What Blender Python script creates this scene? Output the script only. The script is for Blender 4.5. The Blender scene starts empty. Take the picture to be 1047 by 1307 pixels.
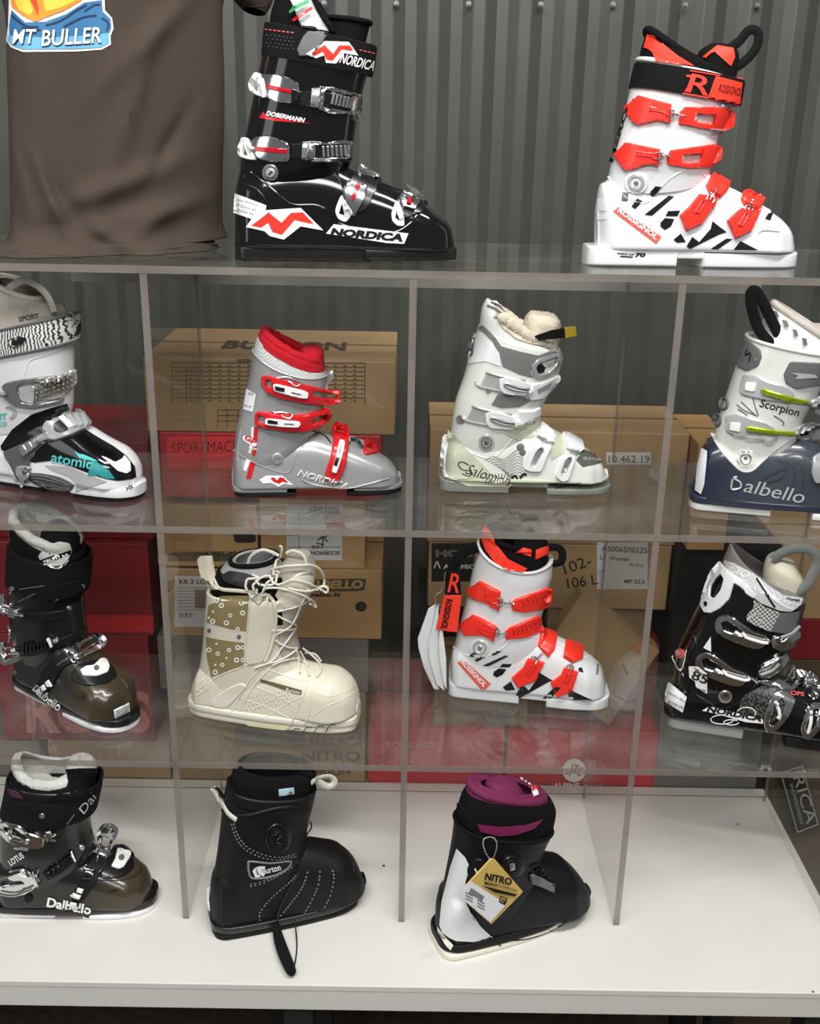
import bpy, bmesh, math, random
import numpy as np
from mathutils import Vector, Matrix
from mathutils.bvhtree import BVHTree
from mathutils.geometry import delaunay_2d_cdt

random.seed(7)
S = bpy.context.scene
COL = S.collection
PI = math.pi

# ------------------------------------------------------------ camera
FPX, PITCH, YAW, ROLL = 1369.6, .3508, .0050, -.0191
CAM = np.array([-.0061, -1.5297, 1.3314])
def _basis():
    cy, sy, cp, sp = math.cos(YAW), math.sin(YAW), math.cos(PITCH), math.sin(PITCH)
    fwd = np.array([sy*cp, cy*cp, -sp]); right = np.array([cy, -sy, 0.0]); down = np.cross(fwd, right)
    r = math.cos(ROLL)*right + math.sin(ROLL)*down
    d = -math.sin(ROLL)*right + math.cos(ROLL)*down
    return np.array([r, d, fwd])
MB = _basis()
cam = bpy.data.cameras.new('camera'); cam_o = bpy.data.objects.new('camera', cam); COL.objects.link(cam_o)
cam.sensor_fit = 'HORIZONTAL'; cam.sensor_width = 36.0; cam.lens = FPX/1047*36.0
cam.clip_start = .02
cam_o.matrix_world = Matrix(((MB[0][0], -MB[1][0], -MB[2][0], CAM[0]), (MB[0][1], -MB[1][1], -MB[2][1], CAM[1]),
                             (MB[0][2], -MB[1][2], -MB[2][2], CAM[2]), (0, 0, 0, 1)))
S.camera = cam_o

# ------------------------------------------------------------ world, lamps, exposure
S.view_settings.view_transform = 'Standard'; S.view_settings.look = 'None'
S.view_settings.gamma = 1.0; S.view_settings.use_curve_mapping = False
S.view_settings.exposure = 0.0
S.cycles.transparent_max_bounces = 40; S.cycles.max_bounces = 10; S.cycles.glossy_bounces = 5
S.cycles.diffuse_bounces = 4; S.cycles.caustics_reflective = False
S.cycles.sample_clamp_indirect = 6.0
w = bpy.data.worlds.new('shop_air'); S.world = w; w.use_nodes = True
w.node_tree.nodes['Background'].inputs[0].default_value = (.93, .97, 1, 1)
w.node_tree.nodes['Background'].inputs[1].default_value = .15
def area(name, loc, target, sx, sy, power, col=(1, 1, 1)):
    l = bpy.data.lights.new(name, 'AREA'); l.shape = 'RECTANGLE'; l.size = sx; l.size_y = sy; l.energy = power; l.color = col
    o = bpy.data.objects.new(name, l); COL.objects.link(o); o.location = loc
    o.rotation_euler = (Vector(target)-Vector(loc)).to_track_quat('-Z', 'Y').to_euler()
    return o
area('ceiling_tube_light', (-.55, -1.3, 3.1), (-.2, .2, .6), 1.5, .16, 50, (1, .98, .95))
area('ceiling_tube_light', (.75, -.9, 3.1), (.2, .2, .6), 1.5, .16, 50, (1, .98, .95))
area('ceiling_tube_light', (0, -2.9, 2.9), (0, 0, .4), 2.2, .5, 60, (1, .98, .95))
area('shop_window_light', (-2.6, -2.2, 1.6), (0, 0, .6), 1.2, 1.6, 12, (.95, .98, 1))  # added fill lamp from the front left, not a known window

# ------------------------------------------------------------ pixels to places
def ray(px, py): return MB.T @ np.array([(px-523.5)/FPX, (py-653.5)/FPX, 1.0])
def atz(px, py, z):
    d = ray(px, py); return CAM + d*(z-CAM[2])/d[2]
def aty(px, py, y):
    d = ray(px, py); return CAM + d*(y-CAM[1])/d[1]

# ------------------------------------------------------------ materials
MATS = {}
def mat(name, col, rough=.5, metal=0, coat=0, bump=0, bscale=300, spec=.5, var=0, vscale=8, emis=None, trans=0, alpha=1):
    if name in MATS: return MATS[name]
    m = bpy.data.materials.new(name); m.use_nodes = True; nt = m.node_tree; b = nt.nodes['Principled BSDF']
    b.inputs['Base Color'].default_value = (*col, 1); b.inputs['Roughness'].default_value = rough
    b.inputs['Metallic'].default_value = metal; b.inputs['Coat Weight'].default_value = coat
    b.inputs['Coat Roughness'].default_value = .05
    b.inputs['Specular IOR Level'].default_value = spec
    b.inputs['Transmission Weight'].default_value = trans; b.inputs['Alpha'].default_value = alpha
    tc = nt.nodes.new('ShaderNodeTexCoord')
    if bump:
        n = nt.nodes.new('ShaderNodeTexNoise'); n.inputs['Scale'].default_value = bscale; n.inputs['Detail'].default_value = 3
        nt.links.new(tc.outputs['Object'], n.inputs['Vector'])
        bp = nt.nodes.new('ShaderNodeBump'); bp.inputs['Strength'].default_value = bump; bp.inputs['Distance'].default_value = .002
        nt.links.new(n.outputs['Fac'], bp.inputs['Height']); nt.links.new(bp.outputs['Normal'], b.inputs['Normal'])
    if var:
        n = nt.nodes.new('ShaderNodeTexNoise'); n.inputs['Scale'].default_value = vscale; n.inputs['Detail'].default_value = 5
        nt.links.new(tc.outputs['Object'], n.inputs['Vector'])
        cr = nt.nodes.new('ShaderNodeValToRGB'); cr.color_ramp.elements[0].position = .3; cr.color_ramp.elements[1].position = .7
        cr.color_ramp.elements[0].color = (*[c*(1-var) for c in col], 1); cr.color_ramp.elements[1].color = (*[min(1, c*(1+var)) for c in col], 1)
        nt.links.new(n.outputs['Fac'], cr.inputs['Fac']); nt.links.new(cr.outputs['Color'], b.inputs['Base Color'])
    MATS[name] = m; return m

def pattern(name, kind, ca, cb, scale, rough=.5, thr=.5, coat=0, metal=0, stretch=(1, 1, 1), width=.03):
    """two-colour procedural pattern: voronoi, wave, checker, magic, brick"""
    if name in MATS: return MATS[name]
    m = mat(name, ca, rough, metal, coat); nt = m.node_tree; b = nt.nodes['Principled BSDF']
    tc = nt.nodes.new('ShaderNodeTexCoord'); mp = nt.nodes.new('ShaderNodeMapping'); mp.inputs['Scale'].default_value = stretch
    nt.links.new(tc.outputs['Object'], mp.inputs['Vector'])
    cr = nt.nodes.new('ShaderNodeValToRGB'); cr.color_ramp.elements[0].color = (*ca, 1); cr.color_ramp.elements[1].color = (*cb, 1)
    cr.color_ramp.elements[0].position = thr-width; cr.color_ramp.elements[1].position = thr+width
    if kind == 'voronoi':
        t = nt.nodes.new('ShaderNodeTexVoronoi'); out = t.outputs['Distance']
    elif kind == 'wave':
        t = nt.nodes.new('ShaderNodeTexWave'); t.inputs['Distortion'].default_value = 6; t.inputs['Detail'].default_value = 2; out = t.outputs['Fac']
    elif kind == 'lines':
        t = nt.nodes.new('ShaderNodeTexWave'); t.bands_direction = 'Z'; out = t.outputs['Fac']
    elif kind == 'noise':
        t = nt.nodes.new('ShaderNodeTexNoise'); t.inputs['Detail'].default_value = 4; out = t.outputs['Fac']
    elif kind == 'checker':
        t = nt.nodes.new('ShaderNodeTexChecker'); out = t.outputs['Fac']
    t.inputs['Scale'].default_value = scale
    nt.links.new(mp.outputs['Vector'], t.inputs['Vector']); nt.links.new(out, cr.inputs['Fac'])
    nt.links.new(cr.outputs['Color'], b.inputs['Base Color'])
    return m

def gradient(name, ca, cb, axis, lo, hi, rough=.3, coat=.4, var=.1, mid=None, mid2=None):
    """a colour fade moulded into the plastic, along one axis of the object"""
    if name in MATS: return MATS[name]
    m = mat(name, ca, rough, 0, coat); nt = m.node_tree; b = nt.nodes['Principled BSDF']
    tc = nt.nodes.new('ShaderNodeTexCoord'); sx = nt.nodes.new('ShaderNodeSeparateXYZ'); nt.links.new(tc.outputs['Object'], sx.inputs[0])
    mr = nt.nodes.new('ShaderNodeMapRange'); mr.inputs['From Min'].default_value = lo; mr.inputs['From Max'].default_value = hi
    nt.links.new(sx.outputs['XYZ'.index(axis)], mr.inputs['Value'])
    cr = nt.nodes.new('ShaderNodeValToRGB'); cr.color_ramp.elements[0].color = (*ca, 1); cr.color_ramp.elements[1].color = (*cb, 1)
    if mid:
        e = cr.color_ramp.elements.new(mid[0]); e.color = (*mid[1], 1)
    if mid2:
        e = cr.color_ramp.elements.new(mid2[0]); e.color = (*mid2[1], 1)
    nt.links.new(mr.outputs[0], cr.inputs['Fac']); nt.links.new(cr.outputs['Color'], b.inputs['Base Color'])
    return m

def acrylic(name, tint, refl=1.0, milk=.03):
    m = bpy.data.materials.new(name); m.use_nodes = True; nt = m.node_tree; nt.nodes.clear()
    out = nt.nodes.new('ShaderNodeOutputMaterial'); tr = nt.nodes.new('ShaderNodeBsdfTransparent'); tr.inputs[0].default_value = (*tint, 1)
    gl = nt.nodes.new('ShaderNodeBsdfGlossy'); gl.inputs['Roughness'].default_value = .02
    lw = nt.nodes.new('ShaderNodeLayerWeight'); lw.inputs['Blend'].default_value = .5
    fr = nt.nodes.new('ShaderNodeMath'); fr.operation = 'POWER'; fr.inputs[1].default_value = 5.0; nt.links.new(lw.outputs['Facing'], fr.inputs[0])
    mu = nt.nodes.new('ShaderNodeMath'); mu.operation = 'MULTIPLY_ADD'; mu.inputs[1].default_value = .8*refl; mu.inputs[2].default_value = .04*refl
    df = nt.nodes.new('ShaderNodeBsdfDiffuse'); df.inputs[0].default_value = (.8, .78, .75, 1)
    # light scuffs and smears on the plastic
    tc = nt.nodes.new('ShaderNodeTexCoord'); n = nt.nodes.new('ShaderNodeTexNoise'); n.inputs['Scale'].default_value = 9; n.inputs['Detail'].default_value = 6
    nt.links.new(tc.outputs['Object'], n.inputs['Vector'])
    mr = nt.nodes.new('ShaderNodeMapRange'); mr.inputs['From Min'].default_value = .45; mr.inputs['From Max'].default_value = .75
    mr.inputs['To Min'].default_value = milk*.5; mr.inputs['To Max'].default_value = milk*2
    nt.links.new(n.outputs['Fac'], mr.inputs['Value'])
    m1 = nt.nodes.new('ShaderNodeMixShader'); m2 = nt.nodes.new('ShaderNodeMixShader')
    nt.links.new(mr.outputs[0], m1.inputs[0]); nt.links.new(tr.outputs[0], m1.inputs[1]); nt.links.new(df.outputs[0], m1.inputs[2])
    nt.links.new(fr.outputs[0], mu.inputs[0]); nt.links.new(mu.outputs[0], m2.inputs[0]); nt.links.new(m1.outputs[0], m2.inputs[1]); nt.links.new(gl.outputs[0], m2.inputs[2])
    nt.links.new(m2.outputs[0], out.inputs[0])
    MATS[name] = m; return m

# ------------------------------------------------------------ objects
def tag(o, label=None, cat=None, group=None, kind=None):
    if label: o['label'] = label
    if cat: o['category'] = cat
    if group: o['group'] = group
    if kind: o['kind'] = kind
    return o
def empty(name, loc, rz=0, label=None, cat=None, group=None):
    o = bpy.data.objects.new(name, None); COL.objects.link(o); o.location = loc; o.rotation_euler = (0, 0, rz); o.empty_display_size = .05
    return tag(o, label, cat, group)
def mk(name, verts, faces, m, parent=None, smooth=True, loc=None):
    me = bpy.data.meshes.new(name); me.from_pydata([tuple(map(float, v)) for v in verts], [], [tuple(map(int, f)) for f in faces]); me.update()
    o = bpy.data.objects.new(name, me); COL.objects.link(o); me.materials.append(m)
    if smooth:
        me.polygons.foreach_set('use_smooth', [True]*len(me.polygons)); 
        try: me.set_sharp_from_angle(angle=math.radians(38))
        except Exception: pass
    if parent: o.parent = parent
    if loc is not None: o.location = loc
    return o
class MB_:
    def __init__(s): s.v = []; s.f = []
    def add(s, v, f):
        k = len(s.v); s.v += [tuple(p) for p in v]; s.f += [tuple(i+k for i in q) for q in f]; return s
    def box(s, a, b, rot=None, ctr=None):
        x0, y0, z0 = a; x1, y1, z1 = b
        v = [(x0, y0, z0), (x1, y0, z0), (x1, y1, z0), (x0, y1, z0), (x0, y0, z1), (x1, y0, z1), (x1, y1, z1), (x0, y1, z1)]
        return s.add(v, [(0, 3, 2, 1), (4, 5, 6, 7), (0, 1, 5, 4), (1, 2, 6, 5), (2, 3, 7, 6), (3, 0, 4, 7)])
    def tube(s, pts, r, n=8, closed=False, flat=1.0, rs=None):
        pts = [np.array(p, float) for p in pts]; N = len(pts); rings = []
        prev = None
        for i, p in enumerate(pts):
            if closed: t = pts[(i+1) % N]-pts[i-1]
            else: t = pts[min(i+1, N-1)]-pts[max(i-1, 0)]
            t = t/(np.linalg.norm(t)+1e-12)
            if prev is None:
                a = np.array([0, 1, 0.]) if abs(t[1]) < .9 else np.array([1, 0, 0.])
                prev = a-t*(a@t)
            else: prev = prev-t*(prev@t)
            prev = prev/(np.linalg.norm(prev)+1e-12); q = np.cross(t, prev)
            rr = rs[i] if rs else r
            rings.append([p+rr*(flat*math.cos(2*PI*k/n)*prev+math.sin(2*PI*k/n)*q) for k in range(n)])
        k0 = len(s.v); s.v += [tuple(x) for rg in rings for x in rg]
        M = N if closed else N-1
        for i in range(M):
            for k in range(n):
                a = k0+i*n+k; b = k0+i*n+(k+1) % n; c = k0+((i+1) % N)*n+(k+1) % n; d = k0+((i+1) % N)*n+k
                s.f.append((a, b, c, d))
        if not closed:
            s.f.append(tuple(k0+k for k in range(n))[::-1]); s.f.append(tuple(k0+(N-1)*n+k for k in range(n)))
        return s
    def build(s, name, m, parent=None, smooth=False, loc=None): return mk(name, s.v, s.f, m, parent, smooth, loc)
def bevel(o, w, seg=2):
    md = o.modifiers.new('bevel', 'BEVEL'); md.width = w; md.segments = seg; md.limit_method = 'ANGLE'; md.angle_limit = math.radians(40); return o
def crom(pts, sub=6, closed=False):
    pts = [np.array(p, float) for p in pts]; N = len(pts); out = []
    for i in range(N if closed else N-1):
        if closed: p0, p1, p2, p3 = pts[i-1], pts[i], pts[(i+1) % N], pts[(i+2) % N]
        else: p0, p1, p2, p3 = pts[max(i-1, 0)], pts[i], pts[i+1], pts[min(i+2, N-1)]
        for j in range(sub):
            t = j/sub
            out.append(.5*((2*p1)+(-p0+p2)*t+(2*p0-5*p1+4*p2-p3)*t*t+(-p0+3*p1-3*p2+p3)*t**3))
    if not closed: out.append(pts[-1])
    return out
def inpoly(x, y, loops):
    c = False
    for L in loops:
        j = len(L)-1
        for i in range(len(L)):
            xi, yi = L[i]; xj, yj = L[j]
            if (yi > y) != (yj > y) and x < (xj-xi)*(y-yi)/(yj-yi)+xi: c = not c
            j = i
    return c
def mesh2d(loops, step):
    """triangles filling the outline loops (even-odd), with points every step"""
    vs, es = [], []
    for L in loops:
        k = len(vs); P = []
        for i in range(len(L)):
            a = np.array(L[i], float); b = np.array(L[(i+1) % len(L)], float); n = max(1, int(np.linalg.norm(b-a)/step))
            P += [a+(b-a)*j/n for j in range(n)]
        vs += P; es += [(k+i, k+(i+1) % len(P)) for i in range(len(P))]
    A = np.array(vs); x0, y0 = A.min(0); x1, y1 = A.max(0); nb = len(vs)
    y = y0+step/2; r = 0
    while y < y1:
        x = x0+(step/2 if r % 2 else step)
        while x < x1:
            if inpoly(x, y, loops) and np.min(np.abs(A[:nb]-[x, y]).sum(1)) > step*.45: vs.append(np.array([x, y]))
            x += step
        y += step; r += 1
    ov, oe, of, _, _, _ = delaunay_2d_cdt([Vector((float(a), float(b))) for a, b in vs], es, [], 0, 1e-6)
    ov = [(v.x, v.y) for v in ov]; F = []
    for f in of:
        cx = sum(ov[i][0] for i in f)/len(f); cy = sum(ov[i][1] for i in f)/len(f)
        if inpoly(cx, cy, loops): F.append(tuple(f))
    return ov, F
_TX = {}
def textmesh(s, bold=0.0, res=3):
    k = (s, bold)
    if k in _TX: return _TX[k]
    cu = bpy.data.curves.new('t', 'FONT'); cu.body = s; cu.offset = bold; cu.resolution_u = res; cu.size = 1
    o = bpy.data.objects.new('t', cu); COL.objects.link(o); bpy.context.view_layer.update()
    me = o.evaluated_get(bpy.context.evaluated_depsgraph_get()).to_mesh()
    bm = bmesh.new(); bm.from_mesh(me); bmesh.ops.triangulate(bm, faces=bm.faces[:])
    for _ in range(2):
        E_ = [e for e in bm.edges if e.calc_length() > .35]
        if E_: bmesh.ops.subdivide_edges(bm, edges=E_, cuts=1); bmesh.ops.triangulate(bm, faces=bm.faces[:])
    bm.verts.index_update()
    V = np.array([(v.co.x, v.co.y) for v in bm.verts]); F = [tuple(v.index for v in f.verts) for f in bm.faces]
    bm.free(); o.evaluated_get(bpy.context.evaluated_depsgraph_get()).to_mesh_clear(); bpy.data.objects.remove(o); bpy.data.curves.remove(cu)
    V = V-V.min(0); _TX[k] = (V, F); return V, F

# ------------------------------------------------------------ boot builder
class Boot:
    """a boot in its own frame: x along the sole, y away from the viewer, z up. Outlines come in crop pixels."""
    def __init__(s, name, crop, heel, toe, z, half=.048, label='', cat='ski boot', group=None):
        s.x0, s.y0, s.s = crop; s.z = z; s.half = half
        H = atz(*s.c(heel), z); T = atz(*s.c(toe), z); d = T-H; s.L = math.hypot(d[0], d[1]); s.phi = math.atan2(d[1], d[0])
        s.u = np.array([math.cos(s.phi), math.sin(s.phi), 0]); s.n = np.array([math.sin(s.phi), -math.cos(s.phi), 0])
        s.O = H-s.n*half
        s.root = empty(name, tuple(s.O), s.phi, label, cat, group); s.bvh = []; s.shell = []
        s.camL = s.toL(CAM)
    def c(s, p): return (s.x0+p[0]/s.s, s.y0+p[1]/s.s)
    def toL(s, w): d = np.array(w)-s.O; return np.array([d@s.u, -(d@s.n), d[2]])
    def rayL(s, p):
        d = ray(*s.c(p)); return np.array([d@s.u, -(d@s.n), d[2]])
    def uv(s, p, off=0.0):
        if isinstance(p, list): return np.array(p, float)
        d = s.rayL(p); t = (-off-s.camL[1])/d[1]; q = s.camL+d*t; return np.array([q[0], q[2]])
    def ux(s, X, v, off=0.0):
        lo, hi = -400., 2400.
        for _ in range(40):
            m_ = (lo+hi)/2
            if s.uv((X, m_), off)[1] > v: lo = m_
            else: hi = m_
        return s.uv((X, lo), off)[0]
    # --- lofts
    def sections(s, secs, sub=6):
        rows = []
        for q in secs:
            A, B, hw = q[0], q[1], q[2]; e = q[3] if len(q) > 3 else 2.3; sag = q[4] if len(q) > 4 else 0; k = q[5] if len(q) > 5 else 0
            rows.append(np.array([*s.uv(A), *s.uv(B), hw, e, sag, k]))
        return rows
    @staticmethod
    def ring(r, th, off=0.0):
        A = r[0:2]; B = r[2:4]; c = (A+B)/2; h = (B-A)/2; L = np.linalg.norm(h)+1e-9; hd = h/L; pd = np.array([-hd[1], hd[0]])
        hw, e, sag, k = r[4:8]; ct, st = math.cos(th), math.sin(th)
        if k > .02 and ct < 0: e = e+6*min(1, -ct*3)      # walls of a shell drop straight to the sole
        a = math.copysign(abs(ct)**(2/e), ct)*(L+off); b = math.copysign(abs(st)**(2/e), st)*(hw*(1-k*ct)+off)
        q = c+hd*a+pd*sag*(st*st)
        return (q[0], -b, q[1])
    def at(s, rows, t):
        n = len(rows)-1; i = min(int(t), n-1); f = t-i
        p0, p1, p2, p3 = rows[max(i-1, 0)], rows[i], rows[i+1], rows[min(i+2, n)]
        return .5*((2*p1)+(-p0+p2)*f+(2*p0-5*p1+4*p2-p3)*f*f+(-p0+3*p1-3*p2+p3)*f**3)
    def loft(s, name, secs, m, n=44, sub=6, open_top=0, wall=.004, solid=True, hit=True, parent=None, jit=0, disp=None):
        rows = s.sections(secs); N = len(rows)-1; V = []; T = [i/sub for i in range(N*sub+1)]
        R_ = [[s.ring(s.at(rows, t), 2*PI*k/n) for k in range(n)] for t in T]
        if open_top:
            top = s.at(rows, N)
            R_.append([s.ring(top, 2*PI*k/n, -wall*.35) for k in range(n)])
            R_[-1] = [(x, y, z+wall*.35) for x, y, z in R_[-1]]
            R_.append([s.ring(top, 2*PI*k/n, -wall) for k in range(n)])
            steps = 6
            for j in range(1, steps+1):
                R_.append([s.ring(s.at(rows, max(0, N-open_top*j/steps)), 2*PI*k/n, -wall) for k in range(n)])
        F = []
        for R0 in R_: V += R0
        if jit:
            V = [(x+random.uniform(-jit, jit), y+random.uniform(-jit, jit), z+random.uniform(-jit, jit)) for x, y, z in V]
        if disp: V = [disp(*p) for p in V]
        M_ = len(R_)
        for i in range(M_-1):
            for k in range(n):
                F.append((i*n+k, i*n+(k+1) % n, (i+1)*n+(k+1) % n, (i+1)*n+k))
        for base, rev in ((0, 1), ((M_-1)*n, 0)):
            c = np.mean(np.array(V[base:base+n]), 0); V.append(tuple(c)); ci = len(V)-1
            for k in range(n):
                a, b = base+k, base+(k+1) % n
                F.append((ci, b, a) if rev else (ci, a, b))
        o = mk(name, V, F, m, parent or s.root)
        if hit: s.hit(V, F); s.shell.append(s.bvh[-1])
        s.last = rows
        return o
    def hit(s, V, F): s.bvh.append(BVHTree.FromPolygons([Vector(map(float, v)) for v in V], F))
    def cast(s, p, only=None):
        d = s.rayL(p); d = d/np.linalg.norm(d); best = None
        for b in (only or s.bvh):
            loc, nor, _, dist = b.ray_cast(Vector(s.camL), Vector(d))
            if loc is not None and (best is None or dist < best[2]):
                nn = np.array(nor)
                if nn@d > 0: nn = -nn
                best = (np.array(loc), nn, dist)
        return best
    def project(s, P, lift=.0006, flat=None, only=None):
        """crop pixels onto the boot's surface as seen from the front"""
        hits = [s.cast(p, only) for p in P]; ds = [h[0][1] for h in hits if h]
        base = (sum(ds)/len(ds)) if ds else -s.half
        if flat is not None: base = -flat
        out = []
        for p, h in zip(P, hits):
            if h is None or flat is not None:
                # nearest hit keeps the sheet continuous past the outline
                if h is None and flat is None and ds:
                    j = min((i for i in range(len(P)) if hits[i]), key=lambda i: (P[i][0]-p[0])**2+(P[i][1]-p[1])**2); yy = hits[j][0][1]; nn = hits[j][1]
                else: yy = base; nn = np.array([0, -1., 0])
                d = s.rayL(p); q = s.camL+d*((yy-s.camL[1])/d[1]); out.append((q+nn*lift, nn))
            else: out.append((h[0]+h[1]*lift, h[1]))
        if s.root.name[:5] != 'leafl':
            for q, _ in out: q[2] = max(q[2], .0006)
        return out
    def decal(s, name, loops, m, lift=.0006, step=9, parent=None, flat=None):
        if loops and not isinstance(loops[0][0], (list, tuple, np.ndarray)): loops = [loops]
        V, F = mesh2d(loops, step); Q = s.project(V, lift, flat)
        return mk(name, [q[0] for q in Q], [f[::-1] for f in F], m, parent or s.root)
    def plate(s, name, loops, m, th=.005, lift=0, step=12, parent=None, flat=None, chamfer=.0012, hit=True):
        """a solid part standing th proud of the surface"""
        if not isinstance(loops[0][0], (list, tuple, np.ndarray)): loops = [loops]
        V, F = mesh2d(loops, step); Q = s.project(V, lift, flat); P = np.array([q[0] for q in Q]); Nn = np.array([q[1] for q in Q])
        av = Nn.mean(0); av /= np.linalg.norm(av); Nn = Nn*.5+av*.5; Nn /= np.linalg.norm(Nn, axis=1)[:, None]
        cnt = {}
        for f in F:
            for i in range(3):
                a, b = f[i], f[(i+1) % 3]; cnt[(a, b)] = 1
        bd = [(a, b) for (a, b) in cnt if (b, a) not in cnt]; bs = sorted({i for e in bd for i in e})
        inw = {i: np.zeros(3) for i in bs}
        for f in F:
            c = P[list(f)].mean(0)
            for i in f:
                if i in inw: inw[i] += c-P[i]
        top = P+Nn*th
        for i in bs:
            L = np.linalg.norm(inw[i])
            if L > 0: top[i] = top[i]+inw[i]/L*min(chamfer, L*.5)
        k = len(P); VV = [*top]; idx = {}; idx2 = {}
        for i in bs:
            idx[i] = len(VV); VV.append(P[i]+Nn[i]*max(th-chamfer, th*.4))
        for i in bs:
            idx2[i] = len(VV); VV.append(P[i]-Nn[i]*.002)
        FF = [f[::-1] for f in F]
        for a, b in bd:
            FF.append((a, b, idx[b], idx[a])); FF.append((idx[a], idx[b], idx2[b], idx2[a]))
        if hit: s.hit(VV, FF)
        return mk(name, VV, FF, m, parent or s.root)
    def text(s, name, string, a, b, h, m, bold=.02, lift=.0008, shear=0.0, parent=None, flat=None):
        V, F = textmesh(string, bold); a = np.array(a, float); b = np.array(b, float); W = V[:, 0].max(); Hh = V[:, 1].max()
        e = (b-a)/W; up = np.array([(b-a)[1], -(b-a)[0]]); up = up/np.linalg.norm(up)*h/Hh
        P = [a+e*v[0]+up*v[1]+e/np.linalg.norm(e)*shear*v[1]/Hh*h for v in V]
        Q = s.project(P, lift, flat)
        return mk(name, [q[0] for q in Q], F, m, parent or s.root, smooth=False)
    def cord(s, name, pts, r, m, lift=None, sub=5, closed=False, parent=None, flat=None, flatten=1.0, n=8, add=None):
        only = None
        if lift is None and any(w_ in name for w_ in ('overlap', 'seam', 'edge', 'crease')):
            lift = -.35*r; only = s.shell
        P = crom(pts, sub, closed); Q = s.project(P, r if lift is None else lift, flat, only); X = [q[0] for q in Q]
        mb = add or MB_(); mb.tube(X, r, n, closed, flatten)
        if add is None: return mk(name, mb.v, mb.f, m, parent or s.root)
    def rim(s, name, rows, t, r, m, n=10, th0=0, th1=2*PI, fuzz=0, off=0, parent=None):
        N = 64; full = abs(th1-th0-2*PI) < 1e-6
        X = [s.ring(s.at(rows, t), th0+(th1-th0)*i/(N if full else N-1), off) for i in range(N)]
        if fuzz: X = [(x+random.uniform(-fuzz, fuzz), y+random.uniform(-fuzz, fuzz), z+random.uniform(-fuzz, fuzz)) for x, y, z in X]
        mb = MB_().tube(X, r, n, full); o = mk(name, mb.v, mb.f, m, parent or s.root); s.hit(mb.v, mb.f); return o
    def band(s, name, rows, t0, t1, m, th=.003, a0=0, a1=2*PI, n=56, parent=None, nt_=5):
        """a strap wrapped round the loft between two heights and two angles"""
        V = []; F = []; full = abs(a1-a0-2*PI) < 1e-6; nn = n if full else n+1
        def g(t, a, o): return s.ring(s.at(rows, t), a, o)
        prof = [(t0, -.001)]+[(t0+(t1-t0)*(.04+.92*j/(nt_-1)), th) for j in range(nt_)]+[(t1, -.001)]
        prof.insert(1, (t0, th*.7)); prof.insert(-1, (t1, th*.7))
        for t, o in prof:
            V += [g(t, a0+(a1-a0)*k/n, o) for k in range(nn)]
        R_ = len(prof)
        for i in range(R_-1):
            for k in range(n):
                k2 = (k+1) % nn; F.append((i*nn+k, i*nn+k2, (i+1)*nn+k2, (i+1)*nn+k))
        if not full:
            F.append(tuple(i*nn for i in range(R_))); F.append(tuple(i*nn+nn-1 for i in range(R_))[::-1])
        s.hit(V, F); return mk(name, V, F, m, parent or s.root)
    def foot(s, tops, vb, e=2.6, k=.12, lean=0, toe_w=.033, toe_round=False):
        out = []
        for q in tops:
            X, Y, hw = q[:3]; out.append(([s.ux(X, vb)+0.0, vb], list(s.uv((X+lean, Y))), hw))
        return s.rounded(out, vb, e, k, toe_round)
    @staticmethod
    def rounded(out, vb, e, k, soft):
        """resample the slices so that heel and toe are rounded in plan and the walls stay full in between"""
        us = [q[0][0] for q in out]; vt = [q[1][1] for q in out]; bx = [q[1][0]-q[0][0] for q in out]; ws = [q[2] for q in out]
        u0, ue = us[0], us[-1]; R1 = .050 if soft else .034; R0 = .024; full1 = max(ws)*(.94 if soft else .90); full0 = .038
        U = [u0+R0*(1-math.cos(t*PI/2)) for t in (0, .25, .5, .75, 1)]+[u for u in us if u0+R0*1.15 < u < ue-R1*1.1]+[ue-R1*(1-math.sin(t*PI/2)) for t in (0, .2, .4, .55, .7, .82, .92, 1)]
        res = []
        for u in U:
            w_ = float(np.interp(u, us, ws)); h_ = float(np.interp(u, us, vt)); lift = 0
            if u > ue-R1:
                t = min(1, (u-(ue-R1))/R1); w_ = full1*(1-t)+full1*t*.98; w_ = full1*max(.26, math.sqrt(max(0, 1-t*t))); lift = (.012 if soft else .003)*t**3
                h_ = max(h_-.006*t**5, vb+lift+.012)
            elif u < u0+R0:
                t = 1-(u-u0)/R0; w_ = max(w_, full0)*max(.35, math.sqrt(max(0, 1-t*t)))
            res.append(([u, vb+lift], [u+float(np.interp(u, us, bx)), h_], w_, e, 0, k))
        return res
    def footm(s, rows, vb, e=2.6, k=.12):
        """the lower shell from metric slices (u, top height, half width)"""
        return s.rounded([([u, vb], [u, v], hw) for u, v, hw in rows], vb, e, k, False)
    def sole(s, name, X0, X1, v0, v1, m, hw0=.03, hw1=.045, hwm=None, round0=.012, round1=.012, parent=None, X_off=None, e=9):
        u0 = X0[0] if isinstance(X0, list) else s.ux(X0, v0, 0 if round0 >= .03 else s.half); u1 = X1[0] if isinstance(X1, list) else s.ux(X1, v0, 0 if round1 >= .03 else s.half); secs = []
        for f in (0, .012, .03, .06, .1, .17, .25, .5, .75, .83, .9, .94, .97, .988, 1):
            u = u0+(u1-u0)*f; hw = hw0+(hw1-hw0)*f
            if hwm: hw += (hwm-(hw0+hw1)/2)*math.sin(PI*f)
            d0 = (u-u0); d1 = (u1-u)
            if round0 and d0 < round0: hw *= .42+.58*math.sqrt(max(0, 1-(1-d0/round0)**2))
            if round1 and d1 < round1: hw *= (.42 if round1 > .05 else .3)+(.58 if round1 > .05 else .7)*math.sqrt(max(0, 1-(1-d1/round1)**2))
            secs.append(([u, v0], [u, v1], hw, e))
        return s.loft(name, secs, m, n=40, sub=2, parent=parent)
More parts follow.
